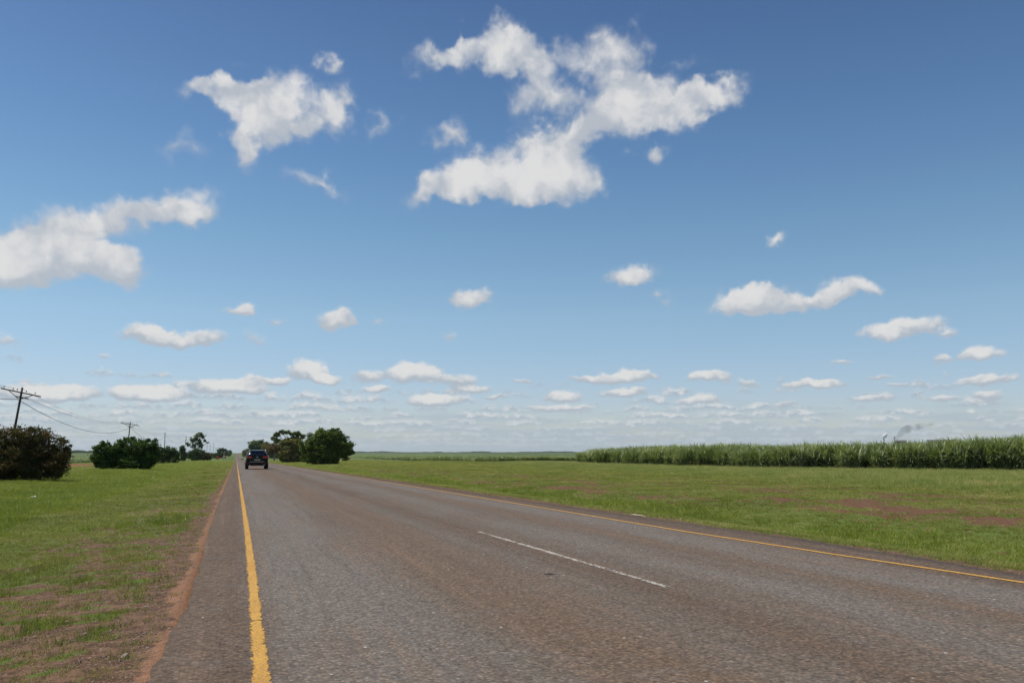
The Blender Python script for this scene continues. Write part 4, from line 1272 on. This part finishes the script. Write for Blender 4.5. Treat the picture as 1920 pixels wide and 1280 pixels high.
MILL_AZ = (45.72, 43.30, 42.28)
STACKS = [(42.36, 37.5, 'thin grey chimney under the white puff of steam'), (42.20, 31.5, 'thinnest and lowest chimney, just left of the steaming one'), (42.97, 41.5, 'dark chimney beside the drifting dark smoke')]
PLUMES = [('steam', 'small bright white puff of steam rising from a chimney above the cane', [(42.33, .93, 1.5), (42.35, 1.0, 4.5), (42.43, 1.08, 5.5), (42.52, 1.17, 4.0), (42.62, 1.25, 1.5)], (1.0, 1.0, 1.0), 1.2),
          ('smoke', 'dark smoke drifting up to the right over the cane', [(42.78, .58, 2.0), (42.90, .72, 4.5), (43.0, .82, 5.0), (43.15, 1.0, 6.0), (43.32, 1.18, 7.0), (43.5, 1.38, 9.5), (43.8, 1.5, 11.0), (44.2, 1.58, 9.0), (44.7, 1.7, 7.0), (45.2, 1.75, 3.0)], (.30, .28, .28), .045)]
# ================================================================== sugar mill and smoke beyond the cane
m_mill = simple_mat("dull_mill_sheeting", (0.10, 0.095, 0.10), .8, var=.2, scale=.05)
m_millr = simple_mat("brown_mill_roof", (0.11, 0.085, 0.075), .8, var=.2, scale=.05)
m_stack = simple_mat("grey_stack", (0.14, 0.14, 0.15), .8, var=.1, scale=.05)


def at_far(az, d):
    a = R(az)
    return d * math.sin(a), d * math.cos(a)


FAR = 2400.0


def mill(name, label, az, w_, dpth, hgt, roof_h, steps=0):
    x, y = at_far(az, FAR)
    root = empty(name, (x, y, float(terrain(x, y))), -R(az))
    tag(root, label, 'factory building', 'sugar mill buildings beyond the cane')
    MB().box((0, 0, hgt / 2), (w_, dpth, hgt)).build('wall', m_mill, root)
    q = MB().poly([(-w_ / 2 - 1, -dpth / 2 - 1, hgt), (w_ / 2 + 1, -dpth / 2 - 1, hgt), (w_ / 2 + 1, 0, hgt + roof_h), (-w_ / 2 - 1, 0, hgt + roof_h)], (0, 0, .4))
    q.poly([(-w_ / 2 - 1, dpth / 2 + 1, hgt), (w_ / 2 + 1, dpth / 2 + 1, hgt), (w_ / 2 + 1, .01, hgt + roof_h), (-w_ / 2 - 1, .01, hgt + roof_h)], (0, 0, .4))
    q.build('roof', m_millr, root)
    return root


# heights give the small part that shows over the cane
mill('mill_shed', 'long low dark brown roofed building showing above the cane at the right', MILL_AZ[0], 76, 40, 31, 4)
mill('mill_house', 'dark grey block beside the smoke above the cane', MILL_AZ[1], 26, 34, 31, 3.5)
mill('mill_annex', 'small low dark block under the white puff of steam', MILL_AZ[2], 16, 20, 25, 3)
for az_, h_, lab in STACKS:
    x, y = at_far(az_, FAR - 60)
    q = MB().tube([(0, 0, 0), (0, 0, h_)], [2.2, 1.3], 14)
    q.tube([(0, 0, h_ - .01), (0, 0, h_ + 1.2)], [1.7, 1.7], 14)
    o = q.build('chimney_stack', m_stack)
    o.location = (x, y, float(terrain(x, y)))
    tag(o, lab, 'chimney', 'chimneys of the sugar mill')


def smoke(name, label, pts, color, density, seed, absorb=0.0):
    """one drifting plume: lumpy closed mesh with a broken-up volume inside"""
    q = MB()
    q.tube([p for p, r_ in pts], [r_ for p, r_ in pts], 20)
    o = q.build(name, None or bpy.data.materials.new(name), None, True)
    m = o.data.materials[0]
    m.use_nodes = True
    t = NT(m.node_tree)
    t.n.clear()
    geo = t.node('ShaderNodeNewGeometry')
    n = t.noise(geo.outputs['Position'], .045, 4, .6)
    d = t.math('MULTIPLY', t.rng(n, .30, .62), density)
    v = t.node('ShaderNodeVolumePrincipled', {'Color': (*color, 1), 'Density': d, 'Anisotropy': .2})
    t.node('ShaderNodeOutputMaterial', {'Volume': v.outputs[0]})
    return tag(o, label, 'smoke', kind='stuff')


def fp(az, up, d=FAR):
    """a point this many degrees up the sky seen over the mill"""
    x, y = at_far(az, d)
    return Vector((x, y, 1.1 + d * math.tan(R(up))))


for nm, lab, pl_, colr, dn in PLUMES:
    smoke(nm, lab, [(fp(a, u), r_) for a, u, r_ in pl_], colr, dn, 1)

# ================================================================== litter and stones
m_stone = simple_mat("verge_stone", (0.30, 0.22, 0.17), .9, var=.3, scale=30)
m_litter = simple_mat("white_litter", (0.75, 0.75, 0.74), .6, var=.05)
m_stick = simple_mat("bleached_stick", (0.50, 0.42, 0.30), .8, var=.15)


def stone_mesh(seed, link=False):
    rg = np.random.default_rng(seed)
    bm = bmesh.new()
    bmesh.ops.create_icosphere(bm, subdivisions=1, radius=1)
    for v in bm.verts:
        v.co *= rg.uniform(.7, 1.15)
        v.co.z *= .6
    me = bpy.data.meshes.new('gravel_a%d' % seed)
    bm.to_mesh(me)
    bm.free()
    me.materials.append(m_stone)
    return bpy.data.objects.new('gravel_a%d' % seed, me)


n = 26000
x = np.where(rg.uniform(size=n) < .8, -.36 - rg.exponential(.75, n), 7.25 + rg.exponential(.35, n))
y = 3 + rg.uniform(size=n) ** 1.8 * 22
s_ = rg.lognormal(math.log(.0036), .5, n)
pts = np.stack([x, y, terrain(x, y) + .0], -1)
gr = scatter('gravel', [stone_mesh(i) for i in range(5)], pts, rg.uniform(0, 6.28, (n, 3)), np.stack([s_] * 3, -1), rg.integers(0, 5, n))
tag(gr, 'small reddish stones scattered over the soil at the road edge', 'gravel', kind='stuff')


def scrap(name, label, x, y, size, mat, seed, cat='litter', z=None):
    """a crumpled sheet"""
    rg = np.random.default_rng(seed)
    N = 7
    v = []
    for j in range(N):
        for i in range(N):
            a, b_ = (i / (N - 1) - .5), (j / (N - 1) - .5)
            v.append((a * size[0], b_ * size[1], .01 + rg.uniform(0, size[2])))
    idx = np.arange(N * N).reshape(N, N)
    F = np.stack([idx[:-1, :-1], idx[:-1, 1:], idx[1:, 1:], idx[1:, :-1]], -1).reshape(-1, 4)
    o = mesh_np(name, v, F, mat)
    md = o.modifiers.new('thickness', 'SOLIDIFY')
    md.thickness = .004
    o.location = (x, y, float(terrain(x, y)) + .03 if z is None else z)
    o.rotation_euler = (.1, .1, seed * 1.3)
    return tag(o, label, cat)


scrap('plastic_bag', 'crumpled white scrap on the grass in front of the russet bush', -6.76, 33.6, (.16, .12, .07), m_litter, 3)
scrap('paper_scrap', 'tiny white scrap on the verge grass toward the far bushes', -5.1, 59.8, (.16, .12, .08), m_litter, 4)
q = MB()
q.tube([(-.30, .05, .0), (-.1, 0, .008), (.2, -.02, .006), (.34, -.06, .0)], [.005, .009, .008, .004], 7)
q.tube([(-.05, .02, .005), (.2, .08, .012)], [.006, .003], 6)
st = q.build('stick', m_stick)
st.location = (7.27, 14.35, float(terrain(7.4, 14.35)) + .03)
st.rotation_euler = (0, 0, R(96))
tag(st, 'pale bleached stick lying at the right edge of the tarmac', 'stick')
q = MB()
for i in range(5):
    a = rg.uniform(-.02, .02, 2)
    q.tube([(a[0] - .03, a[1], .004), (a[0], a[1] + .01, .010), (a[0] + .035, a[1] + .006, .005)], [.002, .003, .002], 6)
cl = q.build('twig_clump', simple_mat("dark_debris", (0.11, 0.075, 0.052), .9))
cl.location = (2.79, 7.35, float(zprof(7.9)) + .012)
tag(cl, 'dark brown bit of debris lying in the middle of the left lane', 'debris')


# ================================================================== air
# a box of thin haze round everything that stands on the land
m_haze = bpy.data.materials.new("thin_haze")
m_haze.use_nodes = True
t = NT(m_haze.node_tree)
t.n.clear()
v = t.node('ShaderNodeVolumePrincipled', {'Color': (0.86, 0.92, 1.0, 1), 'Density': 0.00004, 'Anisotropy': 0.2})
t.node('ShaderNodeOutputMaterial', {'Volume': v.outputs[0]})
hz_ = MB().box((0, 4600, 42), (23600, 15600, 102)).build('haze', m_haze)
tag(hz_, 'thin pale air that fades the far fields and trees', 'haze', kind='stuff')
